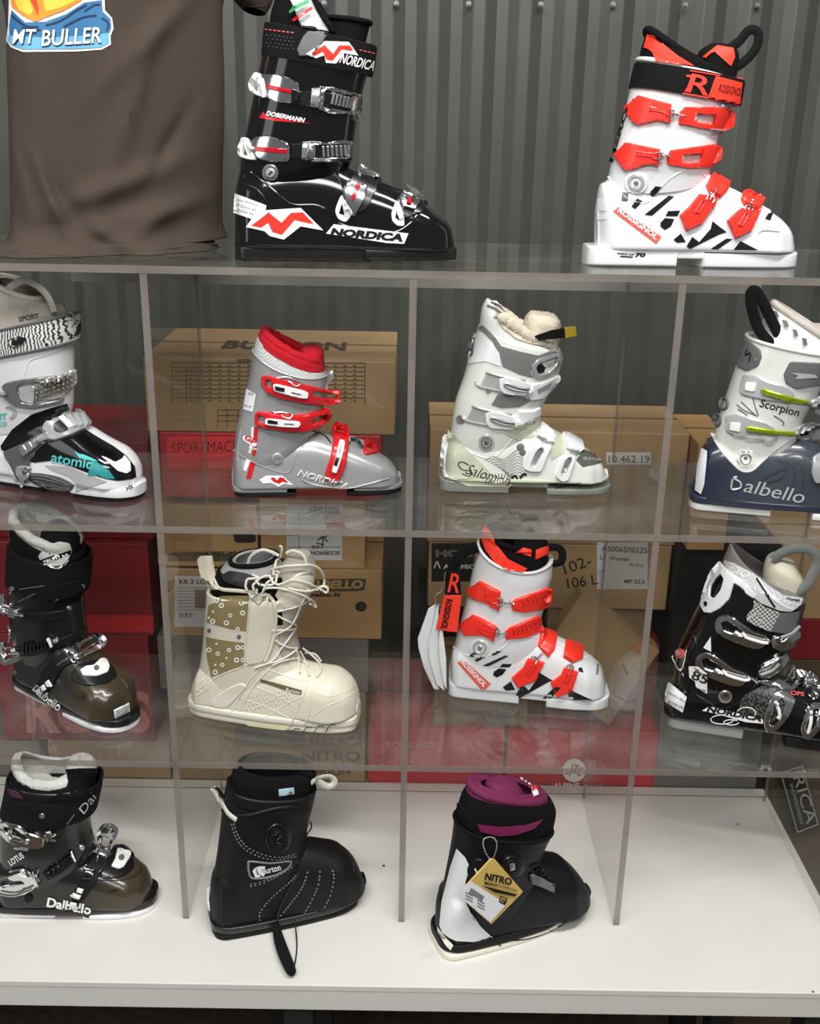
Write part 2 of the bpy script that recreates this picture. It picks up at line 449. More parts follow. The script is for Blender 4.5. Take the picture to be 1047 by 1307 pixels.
def arc(cx, cy, rx, ry=None, a0=0, a1=360, n=20):
    ry = ry or rx
    return [(cx+rx*math.cos(math.radians(a0+(a1-a0)*i/(n if a1-a0 == 360 else n-1))), cy+ry*math.sin(math.radians(a0+(a1-a0)*i/(n if a1-a0 == 360 else n-1)))) for i in range(n)]
def rnd(pts, r=.25, n=3):
    """round the corners of an outline"""
    out = []; N = len(pts)
    for i in range(N):
        p0 = np.array(pts[i-1], float); p = np.array(pts[i], float); p1 = np.array(pts[(i+1) % N], float)
        a = p+(p0-p)*r; b = p+(p1-p)*r
        for j in range(n+1):
            t = j/n; out.append(tuple((1-t)**2*a+2*t*(1-t)*p+t*t*b))
    return out
def ribbon(pts, w):
    P = crom(pts, 4); L, R_ = [], []
    for i, p in enumerate(P):
        t = P[min(i+1, len(P)-1)]-P[max(i-1, 0)]; t = t/(np.linalg.norm(t)+1e-9); nrm = np.array([-t[1], t[0]])*w/2
        L.append(tuple(p+nrm)); R_.append(tuple(p-nrm))
    return L+R_[::-1]
# ============================================================ the place
W, D = .38, .38
Z1, Z2, Z3 = 1.132, .741, .322
FLOOR = -.9
M_wall = mat('galvanised_sheet', (.085, .088, .078), .42, .35, 0, .1, 40, var=.08, vscale=6)
def sheet_wall():
    per, dep = .103, .012; prof = [(a*1.177, b_) for a, b_ in [(0, 0), (.022, 0), (.024, -.0012), (.041, -dep+.001), (.044, -dep), (.064, -dep), (.067, -dep+.001), (.0855, -.0012)]]
    x = -2.6; pts = []
    while x < 2.6:
        pts += [(x+a, b) for a, b in prof]; x += per
    V = []; F = []
    for (a, b) in pts: V += [(a, 1.12+b, FLOOR), (a, 1.12+b, 3.2)]
    V += [(pts[-1][0], 1.2, FLOOR), (pts[-1][0], 1.2, 3.2), (pts[0][0], 1.2, FLOOR), (pts[0][0], 1.2, 3.2)]
    n = len(V)//2
    for i in range(n): j = (i+1) % n; F.append((2*i, 2*j, 2*j+1, 2*i+1))
    return mk('wall_back', V, F, M_wall, smooth=False)
wall = tag(sheet_wall(), kind='structure')
M_steel = mat('steel', (.62, .62, .60), .28, 1)
screw0 = None
for i in range(-3, 6):
    q = aty(506+92.5*i, 4+i*.5, 1.09)
    x = q[0]
    mb = MB_().tube([(0, 0, 0), (0, -.003, 0)], (.006), 14).tube([(0, -.003, 0), (0, -.009, 0)], .0038, 6)
    if screw0 is None: screw0 = mb.build('screw', mat('dull_zinc', (.25, .25, .25), .4, .8), wall); sc_ = screw0
    else: sc_ = screw0.copy(); COL.objects.link(sc_); sc_.parent = wall
    sc_.location = (x, 1.098, q[2])
M_carpet = mat('carpet', (.075, .055, .035), .95, 0, 0, .6, 500, var=.3, vscale=30)
tag(MB_().box((-2.6, -3.4, FLOOR-.05), (2.6, 1.2, FLOOR)).build('floor', M_carpet), kind='structure')

# white counter
M_lam = mat('white_laminate', (.70, .69, .655), .32, 0, .15, .05, 60, var=.03, vscale=5)
M_dark = mat('dark_frame', (.03, .028, .026), .5)
M_gap = mat('dark_slot', (.05, .035, .03), .7)
cnt = empty('counter', (0, .1, FLOOR), 0, 'long white laminate counter that carries the clear acrylic rack', 'counter')
def cb(name, a, b, m, bv=0, par=cnt):
    o = MB_().box(a, b).build(name, m, par, loc=(0, -.1, -FLOOR)); 
    if bv: bevel(o, bv)
    return o
cb('counter_top', (-1.3, -.15, -.012), (.772, .3945, 0), M_lam, .0015)
cb('front_panel', (-1.3, -.149, -.052), (.772, -.135, -.0125), M_lam, .001)
cb('rear_ledge', (-1.3, .3995, -.03), (.772, .425, -.0005), M_lam, .0015)
cb('side_panel', (.757, -.134, -.052), (.772, .39, -.0125), M_lam, .001)
cb('dark_channel', (-1.3, .3945, -.03), (.772, .3995, -.003), M_gap)
for x in (-1.2, -.2, .70):
    for y in (-.09, .34): cb('leg', (x, y, FLOOR), (x+.05, y+.05, -.0125), M_dark)
# scuffs: small dark chips on the laminate
for p, r in (((942, 1052), .0022), ((620, 1054), .0016), ((490, 1105), .003), ((700, 1054), .0012), ((1038, 1274-8), .002)):
    q = atz(*p, 0); MB_().tube([(q[0], q[1], .0), (q[0], q[1], .0004)], r, 8).build('scuff', M_gap, cnt, loc=(0, -.1, -FLOOR))

bench = empty('storage_bench', (0, .7, FLOOR), 0, 'plain wooden bench behind the counter with cartons piled on it', 'bench')
M_ply = mat('plywood', (.30, .22, .14), .6, 0, 0, .1, 80, var=.1)
MB_().box((-1.3, -.27, .86), (.74, .33, .896)).build('bench_top', M_ply, bench)
for x in (-1.25, -.3, .66):
    for y in (-.24, .25): MB_().box((x, y, 0), (x+.05, y+.05, .86)).build('leg', M_dark, bench)

# ------------------------------------------------------------ clear acrylic rack
M_ac = acrylic('clear_acrylic', (.955, .955, .945), 1.0, .035)
M_acp = acrylic('clear_acrylic_upright', (.965, .965, .96), .5, .010)
def edge_mat(name, col, t):
    m = bpy.data.materials.new(name); m.use_nodes = True; nt = m.node_tree; nt.nodes.clear()
    out = nt.nodes.new('ShaderNodeOutputMaterial'); tr = nt.nodes.new('ShaderNodeBsdfTransparent'); tr.inputs[0].default_value = (.9, .88, .86, 1)
    pr = nt.nodes.new('ShaderNodeBsdfPrincipled'); pr.inputs['Base Color'].default_value = (*col, 1); pr.inputs['Roughness'].default_value = .25
    mx = nt.nodes.new('ShaderNodeMixShader'); mx.inputs[0].default_value = t
    tc = nt.nodes.new('ShaderNodeTexCoord'); n = nt.nodes.new('ShaderNodeTexNoise'); n.inputs['Scale'].default_value = 14
    nt.links.new(tc.outputs['Object'], n.inputs['Vector'])
    mr = nt.nodes.new('ShaderNodeMapRange'); mr.inputs['To Min'].default_value = t-.25; mr.inputs['To Max'].default_value = min(1, t+.25)
    nt.links.new(n.outputs['Fac'], mr.inputs['Value']); nt.links.new(mr.outputs[0], mx.inputs[0])
    nt.links.new(tr.outputs[0], mx.inputs[1]); nt.links.new(pr.outputs[0], mx.inputs[2]); nt.links.new(mx.outputs[0], out.inputs[0]); return m
M_edge = edge_mat('acrylic_cut_edge', (.30, .275, .25), .42)
M_brace = edge_mat('frosted_acrylic', (.42, .41, .39), .5)
rack = empty('acrylic_display_rack', (0, 0, 0), 0, 'clear acrylic display rack of open compartments standing on the white counter', 'display rack')
T = .0105
for z in (Z1, Z2, Z3):
    sh = MB_().box((-.775, .0016, z-T), (.775, D, z)).build('shelf', M_ac, rack)
    MB_().box((-.775, 0, z-T), (.775, .0014, z)).build('cut_edge', M_edge, sh)
for lo, hi in ((0, Z3-T), (Z3, Z2-T), (Z2, Z1-T)):
    for i in range(-2, 3):
        x = i*W
        dv = MB_().box((x-T/2, .0022, lo), (x+T/2, D-.0016, hi)).build('upright', M_acp, rack)
        MB_().box((x-T/2, .0005, lo), (x+T/2, .002, hi)).build('cut_edge', M_edge, dv)
        MB_().box((x-T/4, D-.0014, lo), (x+T/4, D, hi)).build('rear_edge', M_edge, dv)
MB_().box((-.765, D+.001, .008), (.765, D+.005, 1.052)).build('back_panel', M_acp, rack)
MB_().box((-.60, D+.001, 1.053), (.615, D+.006, 1.075)).build('brace', M_brace, rack)

# ------------------------------------------------------------ cartons behind the rack
M_kraft = mat('kraft_board', (.40, .26, .125), .75, 0, 0, .08, 60, var=.07, vscale=9)
M_kraft2 = mat('kraft_board_dull', (.33, .22, .115), .8, 0, 0, .08, 60, var=.1, vscale=9)
M_kraft3 = mat('kraft_board_orange', (.48, .285, .115), .7, 0, 0, .08, 60, var=.08, vscale=9)
M_red = mat('red_board', (.52, .012, .02), .45, 0, .2, var=.06, vscale=6)
M_redd = mat('deep_red_board', (.22, .008, .014), .5, 0, .1, var=.08, vscale=6)
M_redl = mat('bright_red_label', (.85, .045, .05), .5)
M_black = mat('black_board', (.006, .006, .006), .6, spec=.25)
M_grey = mat('grey_board', (.15, .14, .13), .6, var=.1)
M_paper = mat('white_paper', (.66, .66, .68), .6, var=.03, vscale=20)
M_ink = mat('black_ink', (.012, .012, .012), .5)
M_brownink = mat('brown_print', (.07, .045, .025), .6)
M_olive = mat('olive_print', (.06, .055, .03), .6)
M_pink = mat('pale_pink_print', (.62, .2, .19), .6)
M_white = mat('white_print', (.85, .85, .83), .45)
M_tape = mat('packing_tape', (.45, .33, .19), .3, 0, .3)
BX0 = .428
class Carton:
    """upright carton: front face given by two crop corners at depth y; local x right, y away, z up, origin at base centre of front"""
    def __init__(s, tl, br, y, m, depth, label, name='cardboard_carton', cat='carton', group=None, rz=0, floor=None, lid=True):
        a = aty(*tl, y); b = aty(*br, y); s.w = b[0]-a[0]; z1 = a[2]; z0 = b[2] if floor is None else floor
        s.h = z1-z0; s.y = y; s.o = np.array([(a[0]+b[0])/2, y, z0]); s.m = m
        s.root = empty(name, tuple(s.o), rz, label, cat, group); s.rz = rz
        s.body = bevel(MB_().box((-s.w/2, 0, 0), (s.w/2, depth, s.h)).build('box_body', m, s.root), .0025)
        if lid:
            s.tp = MB_().box((-s.w/2, depth/2-.003, s.h+.0001), (s.w/2, depth/2+.003, s.h+.0006)).build('flap_seam', M_brownink, s.root)
    def px(s, p, lift=.0008):
        q = aty(*p, s.y); return (q[0]-s.o[0], -lift, q[2]-s.o[2])
    def rect(s, name, a, b, m, lift=.0008, par=None):
        P = [s.px(a, lift), s.px((b[0], a[1]), lift), s.px(b, lift), s.px((a[0], b[1]), lift)]
        return mk(name, P, [(0, 3, 2, 1)], m, par or s.root, smooth=False)
    def poly(s, name, pts, m, lift=.0009, par=None):
        V, F = mesh2d([pts], 30); return mk(name, [s.px(p, lift) for p in V], [f[::-1] for f in F], m, par or s.root, smooth=False)
    def text(s, name, st, a, b, h, m, bold=.02, lift=.0012, shear=0):
        V, F = textmesh(st, bold); a = np.array(a, float); b = np.array(b, float); Wd = V[:, 0].max(); Hh = V[:, 1].max(); e = (b-a)/Wd
        up = np.array([(b-a)[1], -(b-a)[0]]); up = up/np.linalg.norm(up)*h/Hh
        return mk(name, [s.px(a+e*v[0]+up*v[1]+e/np.linalg.norm(e)*shear*v[1]*h, lift) for v in V], F, m, s.root, smooth=False)
    def toptext(s, name, st, x0, x1, y0, y1, m):
        V, F = textmesh(st, .04); Wd = V[:, 0].max(); Hh = V[:, 1].max()
        return mk(name, [(x0+(x1-x0)*v[0]/Wd, y0+(y1-y0)*v[1]/Hh, s.h+.0012) for v in V], F, m, s.root, smooth=False)
    def lines(s, name, segs, m, wpx=1.0, lift=.001):
        mb = MB_()
        for (a, b) in segs:
            a = np.array(a, float); b = np.array(b, float); t = (b-a)/np.linalg.norm(b-a); nn = np.array([-t[1], t[0]])*wpx/2
            mb.add([s.px(a+nn, lift), s.px(a-nn, lift), s.px(b-nn, lift), s.px(b+nn, lift)], [(0, 1, 2, 3)])
        return mb.build(name, m, s.root)
    def barcode(s, a, b, m=None):
        segs = []; x = a[0]
        while x < b[0]:
            segs.append(((x, a[1]), (x, b[1]))); x += random.choice((1.3, 1.9, 2.6))
        return s.lines('barcode', segs, m or M_ink, .7, .0014)

BS = 1.0
# middle-left stack, bottom to top. Heights follow the photograph, every carton rests on the one below
z_b = -.003
c = Carton((222, 880), (466, 1022), BX0, M_kraft2, .30, 'brown carton with large dark lettering, bottom of the pile beside the red cartons', floor=z_b)
c.text('lettering', 'NITRO', (385, 972), (460, 972), 14, M_brownink, .03)
c.rect('printed_band', (300, 925), (462, 952), M_grey); c.text('lettering', 'nitro', (390, 948), (458, 948), 17, M_kraft2, .04)
c.text('lettering', 'VISION', (398, 994), (448, 988), 11, M_brownink, .0)
h_nitro = c.o[2]+c.h
c = Carton((200, 812), (470, 880), BX0, M_grey, .3, 'plain grey carton under the carton with the long boot label', floor=h_nitro+.001)
h2 = c.o[2]+c.h
c = Carton((203, 726), (372, 812), BX0, M_kraft, .28, 'brown carton with a big white label reading KR 2 LO', floor=h2+.001)
c.rect('paper_label', (223, 735), (282, 800), M_paper, .0008); c.text('lettering', 'KR 2 LOTUS', (229, 745), (290-10, 745), 6, M_ink, .03)
c.lines('label_rules', [((226, 750+4*i), (280-i % 3*8, 750+4*i)) for i in range(8)], M_ink, .6); c.rect('boot_picture', (249, 752), (268, 776), M_grey, .0015); c.barcode((229, 782), (246, 788))
hL = c.o[2]+c.h
c = Carton((374, 726), (487, 812), BX0, M_kraft3, .30, 'orange-brown carton with a dark green lettered panel and a round hole', floor=h2+.001)
c.poly('printed_panel', rnd([(374, 740), (468, 738), (465, 754), (374, 755)], .12), M_olive)
c.text('lettering', 'DALBELLO', (378, 752), (463, 751), 11, M_kraft3, .05, shear=.2)
c.text('lettering', 'dalbello.it', (376, 761.5), (435, 761.5), 6, M_ink, .03)
c.poly('hand_hole', arc(461, 774, 7.5, 6.5), M_ink)
hR = c.o[2]+c.h
zt = max(hL, hR)+.001
c = Carton((197, 645), (330, 722), BX0, M_kraft3, .28, 'carton with an upside-down web address, left under the red carton', floor=zt)
c.text('lettering', 'www.dalbello.it', (328, 702), (220, 705), 6, M_ink, .02)
c.poly('hand_hole', rnd([(297, 680), (355-30, 680), (328, 692), (300, 693)], .3), M_ink)
c.rect('printed_band', (215, 706), (296, 716), M_olive)
c = Carton((331, 637), (466, 722), BX0, M_kraft3, .30, 'carton with a blue-white upside-down boot label under the red carton', floor=zt)
c.rect('paper_label', (366, 644), (437, 715), M_paper)
c.text('lettering', 'SCORPION SPORT', (434, 703), (371, 703), 5, M_ink, .03); c.text('lettering', '105', (412, 696), (398, 696), 4, M_ink, .03)
c.lines('label_rules', [((367, 655), (436, 655)), ((367, 668), (436, 668)), ((382, 655), (382, 714)), ((367, 702-4), (436, 702-4)), ((367, 683), (382, 683))], M_ink, .7)
c.barcode((396, 646), (432, 654)); c.lines('rider_figure', [((405, 690), (412, 684)), ((412, 684), (419, 692)), ((410, 688), (420, 682)), ((404, 693), (414, 695)), ((413, 688), (411, 698))], M_ink, 1.6)
hS = c.o[2]+c.h
c = Carton((203, 551), (486, 636), BX0, M_red, .30, 'red carton with a hand-written bright label, directly under the brown size-chart carton', floor=hS+.001)
c.rect('bright_label', (213, 557), (310, 598), M_redl); c.text('handwriting', 'SPORTMACHINE', (219, 579), (330, 575), 14, M_ink, -.01, shear=.1)
hr = c.o[2]+c.h
c = Carton((182, 456), (504, 549), BX0, M_kraft, .30, 'wide brown carton with a printed size chart, topmost of its pile', floor=hr+.001)
c.toptext('lettering', 'BURTON', -.105, .135, .09, .17, M_brownink)
sg = []
for i in range(9): sg.append(((220, 463+i*5.6), (466, 463+i*5.6)))
sg += [((220, 463), (220, 516)), ((466, 463), (466, 516)), ((238, 470), (238, 516)), ((278, 523), (278, 545)), ((278, 523), (330, 523)), ((278, 530), (330, 530)), ((278, 537), (330, 537)), ((290, 523), (290, 545)), ((304, 523), (304, 545))]
c.lines('chart_lines', sg, M_brownink, .9)
c.lines('chart_figures', [((242+j*12.3, 466.5+i*5.6), (245.5+j*12.3, 466.5+i*5.6)) for i in range(9) for j in range(18)], M_brownink, 1.2)
c.text('lettering', 'SIZE CHART', (303, 463), (352, 463), 5, M_ink, .03)

# red cartons at the foot, right of the brown one
c = Carton((470, 928), (640, 1022), BX0, M_red, .3, 'red carton with pale lettering and round symbols, beside the lowest brown carton', floor=z_b)
c.text('lettering', 'ROSSIGNOL', (493, 954), (560, 954), 8, M_pink, .02)
c.lines('round_symbols', [(p, q) for cx in (481, 500, 519) for p, q in zip(arc(cx, 976, 6, n=12), arc(cx, 976, 6, n=12)[1:]+arc(cx, 976, 6, n=12)[:1])], M_pink, .9)
c.lines('small_print', [((478, 998), (610, 1000))], M_pink, 1)
c = Carton((649, 932), (832, 1023), BX0, M_red, .3, 'red carton with a white round emblem and the word ALPINE', floor=z_b)
c.poly('round_emblem', arc(733, 983, 15, 15), M_white); c.lines('emblem_letter', [((727, 990), (731, 976)), ((731, 976), (739, 977)), ((739, 977), (730, 983)), ((731, 983), (741, 990)), ((722, 988), (744, 979))], M_red, 1.8, .0014)
c.text('lettering', 'ALPINE', (706, 1006), (740, 1006), 7, M_white, .03)
hA = c.o[2]+c.h
# left of the rack's second upright
c = Carton((60, 945), (220, 1015), BX0, M_kraft2, .3, 'dull brown carton at the bottom left behind the lower left boot', floor=z_b)
hl = c.o[2]+c.h
c = Carton((-60, 945), (58, 1015), BX0, M_grey, .3, 'grey carton at the far bottom left', floor=z_b)
c = Carton((-10, 808), (198, 943), BX0, M_redd, .3, 'dark red carton with huge pale lettering behind the left boots', floor=hl+.001)
c.text('lettering', 'ROSSIGNOL', (28, 938), (330-150, 932), 56, M_pink, .03) if False else c.text('lettering', 'ROSS', (34, 936), (192, 936), 54, M_pink, .04)
h3 = c.o[2]+c.h
c = Carton((-60, 690), (196, 806), BX0, M_redd, .3, 'deep red carton with a brighter red stripe, behind the middle left boot', floor=h3+.001)
c.rect('bright_stripe', (90, 785), (196, 806), M_red); h4 = c.o[2]+c.h
c = Carton((-80, 560), (196, 690), BX0+.02, M_redd, .28, 'deep red carton at the left, topmost behind the turquoise lettered boot', floor=h4+.001)
# right column
BXR = .50
c = Carton((555, 820), (690, 925), BXR, M_kraft2, .22, 'dull brown carton under the tilted one, behind the white and red boot', floor=hA+.001)
hB = c.o[2]+c.h
hB0 = hB
c = Carton((700, 820), (832, 925), BXR, M_redd, .22, 'deep red carton on top of the red one marked ALPINE', floor=hA+.001)
hB = max(hB, c.o[2]+c.h)
c = Carton((700, 775), (828, 815), BXR+.01, M_kraft2, .22, 'narrow brown carton under the black mark-up carton', floor=hB+.002)
hC = c.o[2]+c.h
c = Carton((536, 775), (690, 815), BXR+.02, M_black, .22, 'black carton behind the hanging tag of the white and red boot', floor=hB+.002)
c = Carton((548, 692), (850, 776), BXR, M_kraft, .22, 'brown carton with black handwriting 102-106 and a white stock label', floor=hC+.002)
c.text('handwriting', '102-', (722, 733), (756, 721), 14, M_ink, .0); c.text('handwriting', '106 L', (725, 751), (764, 745), 13, M_ink, .0)
c.rect('paper_label', (762, 692), (827, 752), M_paper); c.text('lettering', 'A5006500225', (768, 703), (826, 706), 7, M_ink, .01); c.text('lettering', 'LF  Women', (766, 714), (803, 716), 5.5, M_ink, .01)
c.text('lettering', 'BLACK', (804, 722), (822, 724), 4, M_ink, 0); c.text('lettering', 'MP 22.5', (797, 744), (823, 745), 5, M_ink, .02); c.text('lettering', 'XAN', (764, 731), (773, 731), 3.5, M_ink, 0)
c.rect('black_label', (541+10, 693), (606, 742), M_black); c.text('lettering', 'ATOMIC', (566, 726), (606, 726), 6, M_white, .02)
c.lines('peak_emblem', [((552+2, 725), (558, 716)), ((558, 716), (562, 725))], M_white, 1.4, .0014)
c.text('lettering', 'HOC', (556, 711), (604, 711), 10, M_grey, .06, lift=.0016)
hD = c.o[2]+c.h
c = Carton((549, 548), (866, 690), BXR, M_kraft, .22, 'brown carton with a narrow white number label behind the fleece-lined white boot', floor=hD+.001)
c.rect('paper_label', (774, 577), (831, 593), M_paper, .0012); c.text('lettering', '10 462 19', (777, 590), (829, 590), 9, M_ink, .0, lift=.0018)
# tilted tan carton
def slab(name, label, px, y0, y1, m, cat='carton'):
    P = [aty(*p, y0) for p in px]; zb = min(p[2] for p in P); xc = sum(p[0] for p in P)/len(P)
    o = empty(name, (xc, y0, zb), 0, label, cat); n = len(P)
    V = [(p[0]-xc, 0, p[2]-zb) for p in P]+[(p[0]-xc, y1-y0, p[2]-zb) for p in P]
    F = [tuple(range(n))[::-1], tuple(range(n, 2*n))]+[(i, (i+1) % n, (i+1) % n+n, i+n) for i in range(n)]
    mk('box_body', V, F, m, o, False); return o
slab('cardboard_carton', 'flat tan carton tilted onto one corner, on top of the red ALPINE carton', [(743, 758), (842, 831), (777, 926), (678, 853)], .44, .485, M_kraft)
c = Carton((556, 840), (672, 925), .44, M_kraft2, .05, 'flat dull brown carton with slanting dark lettering, behind the white and red boot', floor=hA+.001, lid=False)
c.poly('printed_band', [(612, 925-6), (668, 868), (672, 888), (640, 925-2)], M_grey); c.text('lettering', 'OUTLET', (626, 926-4), (671, 882), 12, M_kraft2, .03)
# far right
c = Carton((845, 905), (962, 1022), BX0, M_grey, .28, 'dark grey carton on the bench right of the red ALPINE carton', floor=z_b)
hE = c.o[2]+c.h
c = Carton((868, 700), (972, 900), BX0+.03, M_black, .26, 'tall black carton behind the black and silver boot', floor=hE+.001)
hF = c.o[2]+c.h
c = Carton((892, 566), (926, 690), BX0+.02, M_kraft3, .22, 'small orange-brown carton right of the number-label carton', floor=hF+.001)
c = Carton((1003, 842), (1150, 1010), .62, mat('dark_brown_board', (.085, .055, .028), .8, var=.1), .3, 'tall brown carton on the floor at the right edge, lowest of three', floor=FLOOR)
hG = c.o[2]+c.h
c = Carton((1005, 790), (1150, 840), .62, M_redd, .3, 'deep red carton at the right edge, between two brown ones', floor=hG+.001); hH = c.o[2]+c.h
c = Carton((1003, 700), (1150, 788), .62, M_kraft, .3, 'brown carton at the right edge, on top of the deep red one', floor=hH+.001)
# plaque leaning on the floor carton
pq = slab('wall_plaque', 'black framed plaque with silver lettering leaning at the lower right', [(995, 985), (1025, 975), (1046, 1054), (1017, 1064)], .595, .607, M_black, 'plaque')
def pl(p, lift=.001): q = aty(*p, .595); return (q[0]-pq.location[0], -lift, q[2]-pq.location[2])
M_silver = mat('silver_print', (.45, .42, .40), .4)
def plt(st, a, b, h):
    V, F = textmesh(st, 0); a = np.array(a, float); b = np.array(b, float); e = (b-a)/V[:, 0].max(); up = np.array([(b-a)[1], -(b-a)[0]]); up = up/np.linalg.norm(up)*h/V[:, 1].max()
    mk('lettering', [pl(a+e*v[0]+up*v[1]) for v in V], F, M_silver, pq, False)
plt('RICA', (1012, 1000-8), (1030, 1052), 14); plt('SNOWBOARDS', (1008, 1000), (1022, 1052), 4)
mb = MB_()
fr = [(997, 987), (1024, 977), (1044, 1052), (1018, 1062)]
mb.tube([pl(p, .001) for p in fr], .0016, 6, True); mb.build('frame_line', M_silver, pq)
# ============================================================ boot materials
P_black = mat('gloss_black_plastic', (.004, .004, .0045), .12, 0, .5)
P_black2 = mat('satin_black_plastic', (.007, .007, .0075), .3, 0, .2)
P_rub = mat('black_rubber', (.006, .006, .006), .6, spec=.25)
P_white = mat('gloss_white_plastic', (.80, .81, .83), .22, 0, .4)
P_pearl = mat('pearl_white_plastic', (.74, .76, .72), .25, 0, .4)
P_red = mat('signal_red_plastic', (.92, .035, .02), .35, 0, .2)
P_redl = mat('pale_red_print', (.80, .12, .10), .4)
P_dred = mat('ruby_plastic', (.45, .005, .015), .15, 0, .5)
P_crim = mat('crimson_plastic', (.62, .012, .018), .25, 0, .4)
P_silv = mat('silver_grey_plastic', (.36, .37, .375), .28, .25, .5)
P_silv2 = mat('light_silver_plastic', (.55, .56, .57), .3, .3, .3)
P_chr = mat('polished_metal', (.75, .75, .75), .14, 1)
P_alu = mat('brushed_metal', (.60, .60, .60), .32, .9)
P_ink = mat('black_print', (.01, .01, .011), .3)
P_wht = mat('white_graphic', (.88, .88, .87), .4)
P_fab = mat('black_webbing', (.006, .006, .007), .85, 0, 0, .8, 900, spec=.2)
P_blackf = mat('black_padding', (.005, .005, .0055), .9, 0, 0, .6, 700, spec=.15)
P_fleece = mat('red_fleece', (.60, .006, .02), .95, 0, 0, 1, 600)
P_cream = mat('cream_fleece', (.80, .72, .58), .95, 0, 0, 1, 400, var=.12, vscale=60)
P_paper = mat('paper_sticker', (.82, .83, .86), .6)
P_orange = mat('bright_red_foam', (.95, .045, .02), .6, 0, 0, .3, 500)
P_mesh = pattern('white_mesh', 'checker', (.70, .71, .72), (.45, .46, .47), 420, .7)
P_grey = mat('grey_rubber', (.13, .13, .135), .5)

def buckle_teeth(b, name, pts, n, m, th=.003, w=9, parent=None):
    """a ladder of raised ribs along a strap"""
    a, c = np.array(pts[0], float), np.array(pts[1], float); t = (c-a); L = np.linalg.norm(t); t /= L; nn = np.array([-t[1], t[0]])*pts[2]/2
    for i in range(n):
        p = a+t*L*(i+.5)/n; q = t*L/n*.3
        b.plate(name, [tuple(p-nn-q), tuple(p-nn+q), tuple(p+nn+q), tuple(p+nn-q)], m, th, 0, 30, parent, hit=False)

# ============================================================ 1 black race boot, top shelf
b = Boot('ski_boot', (280, 0, 3.272), (70, 1095), (985, 1105), Z1, .046, 'glossy black ski boot with silver and red buckles, standing on the top shelf')
b.loft('lower_shell', b.foot([(70, 800, .018), (82, 720, .032), (120, 690, .038), (200, 660, .042), (320, 640, .043), (440, 650, .043), (520, 680, .043), (600, 722, .045), (700, 762, .047), (780, 806, .048), (860, 848, .047), (915, 890, .044), (950, 915, .040), (970, 942, .034), (978, 980, .030)], .017), P_black)
b.sole('heel_sole', 58, 640, 0, .022, P_black2, .036, .040, None, .02, .002)
b.sole('toe_sole', 600, 988, .003, .021, P_black2, .044, .032, .043, .002, .03)
c1 = b.loft('cuff', [((88, 720), (548, 690), .043, 2.4, -.014), ((95, 640), (556, 640), .05, 2.4, -.008), ((112, 560), (566, 570), .053), ((135, 440), (580, 480), .054), ((160, 320), (606, 360), .055), ((178, 230), (628, 290), .056), ((190, 150), (640, 220), .055)], P_black, open_top=2.5)
cuffrows = b.last
b.loft('power_strap', [((176, 232), (640, 322), .0585, 2.4), ((180, 170), (652, 270), .0595, 2.4), ((188, 98), (660, 200), .0585, 2.4)], P_fab, open_top=1.5)
b.loft('liner_back', [((205, 150), (560, 220), .045), ((215, 60), (520, 150), .044), ((232, 0), (470, 90), .04), ((250, -60), (430, 20), .034)], P_blackf, open_top=2)
b.loft('liner_tongue', [((430, 230), (600, 250), .036), ((440, 150), (615, 165), .037), ((440, 75), (632, 98), .037)], P_blackf, open_top=1.6, wall=.006)
b.rim('tongue_rim', b.last, 2, .0035, P_blackf)
lp = b.plate('pull_loop', [(290, -20), (385, -20), (420, 60), (462, 138), (345, 118)], P_mesh, .003, .004)
b.decal('green_stripe', [(310, 36), (367, 8), (371, 24), (316, 50)], mat('green_print', (.02, .30, .10), .5), .0085, parent=lp); b.decal('red_stripe', [(326, 72), (381, 38), (386, 50), (332, 84)], P_crim, .0085, parent=lp)
b.cord('loop_edge', [(383, -20), (410, 40), (440, 90), (470, 135)], .004, P_blackf, .004)
b.plate('strap_anchor', [(352, 150), (372, 130), (455, 135), (440, 165), (385, 235), (335, 235), (325, 205)], P_grey, .003)
b.decal('stitching', [ribbon([(192+i*18, 122+i*2.2), (203+i*18, 124+i*2.2)], 4) for i in range(7)], P_redl, .001)
b.decal('stitching', [ribbon([(585+i*17, 208+i*4), (596+i*17, 211+i*4)], 4) for i in range(4)], P_redl, .001)
b.decal('weave_dots', [arc(200+i*17+(j % 2)*8, 146+j*16+i*2, 4, 2.5, n=6) for i in range(7) for j in range(4)], mat('weave_grey', (.07, .07, .07), .8), .001, 30)
def nlogo(b, pts_w, pts_r, m_r=P_red, lift=.001, parent=None):
    b.decal('logo_backing', pts_w, P_wht, lift, 10, parent); b.decal('logo', pts_r, m_r, lift+.0006, 10, parent)
nlogo(b, [(362, 225), (440, 172), (540, 175), (580, 232), (520, 222), (488, 265), (445, 262), (440, 232), (425, 235), (405, 243)], [[(385, 222), (440, 188), (475, 225), (500, 190), (545, 190), (558, 212), (510, 206), (474, 252), (448, 248), (432, 215), (400, 232)]])
b.text('lettering', 'NORDICA', (500, 262), (640, 296), 42, P_wht, .02, .001, .15)
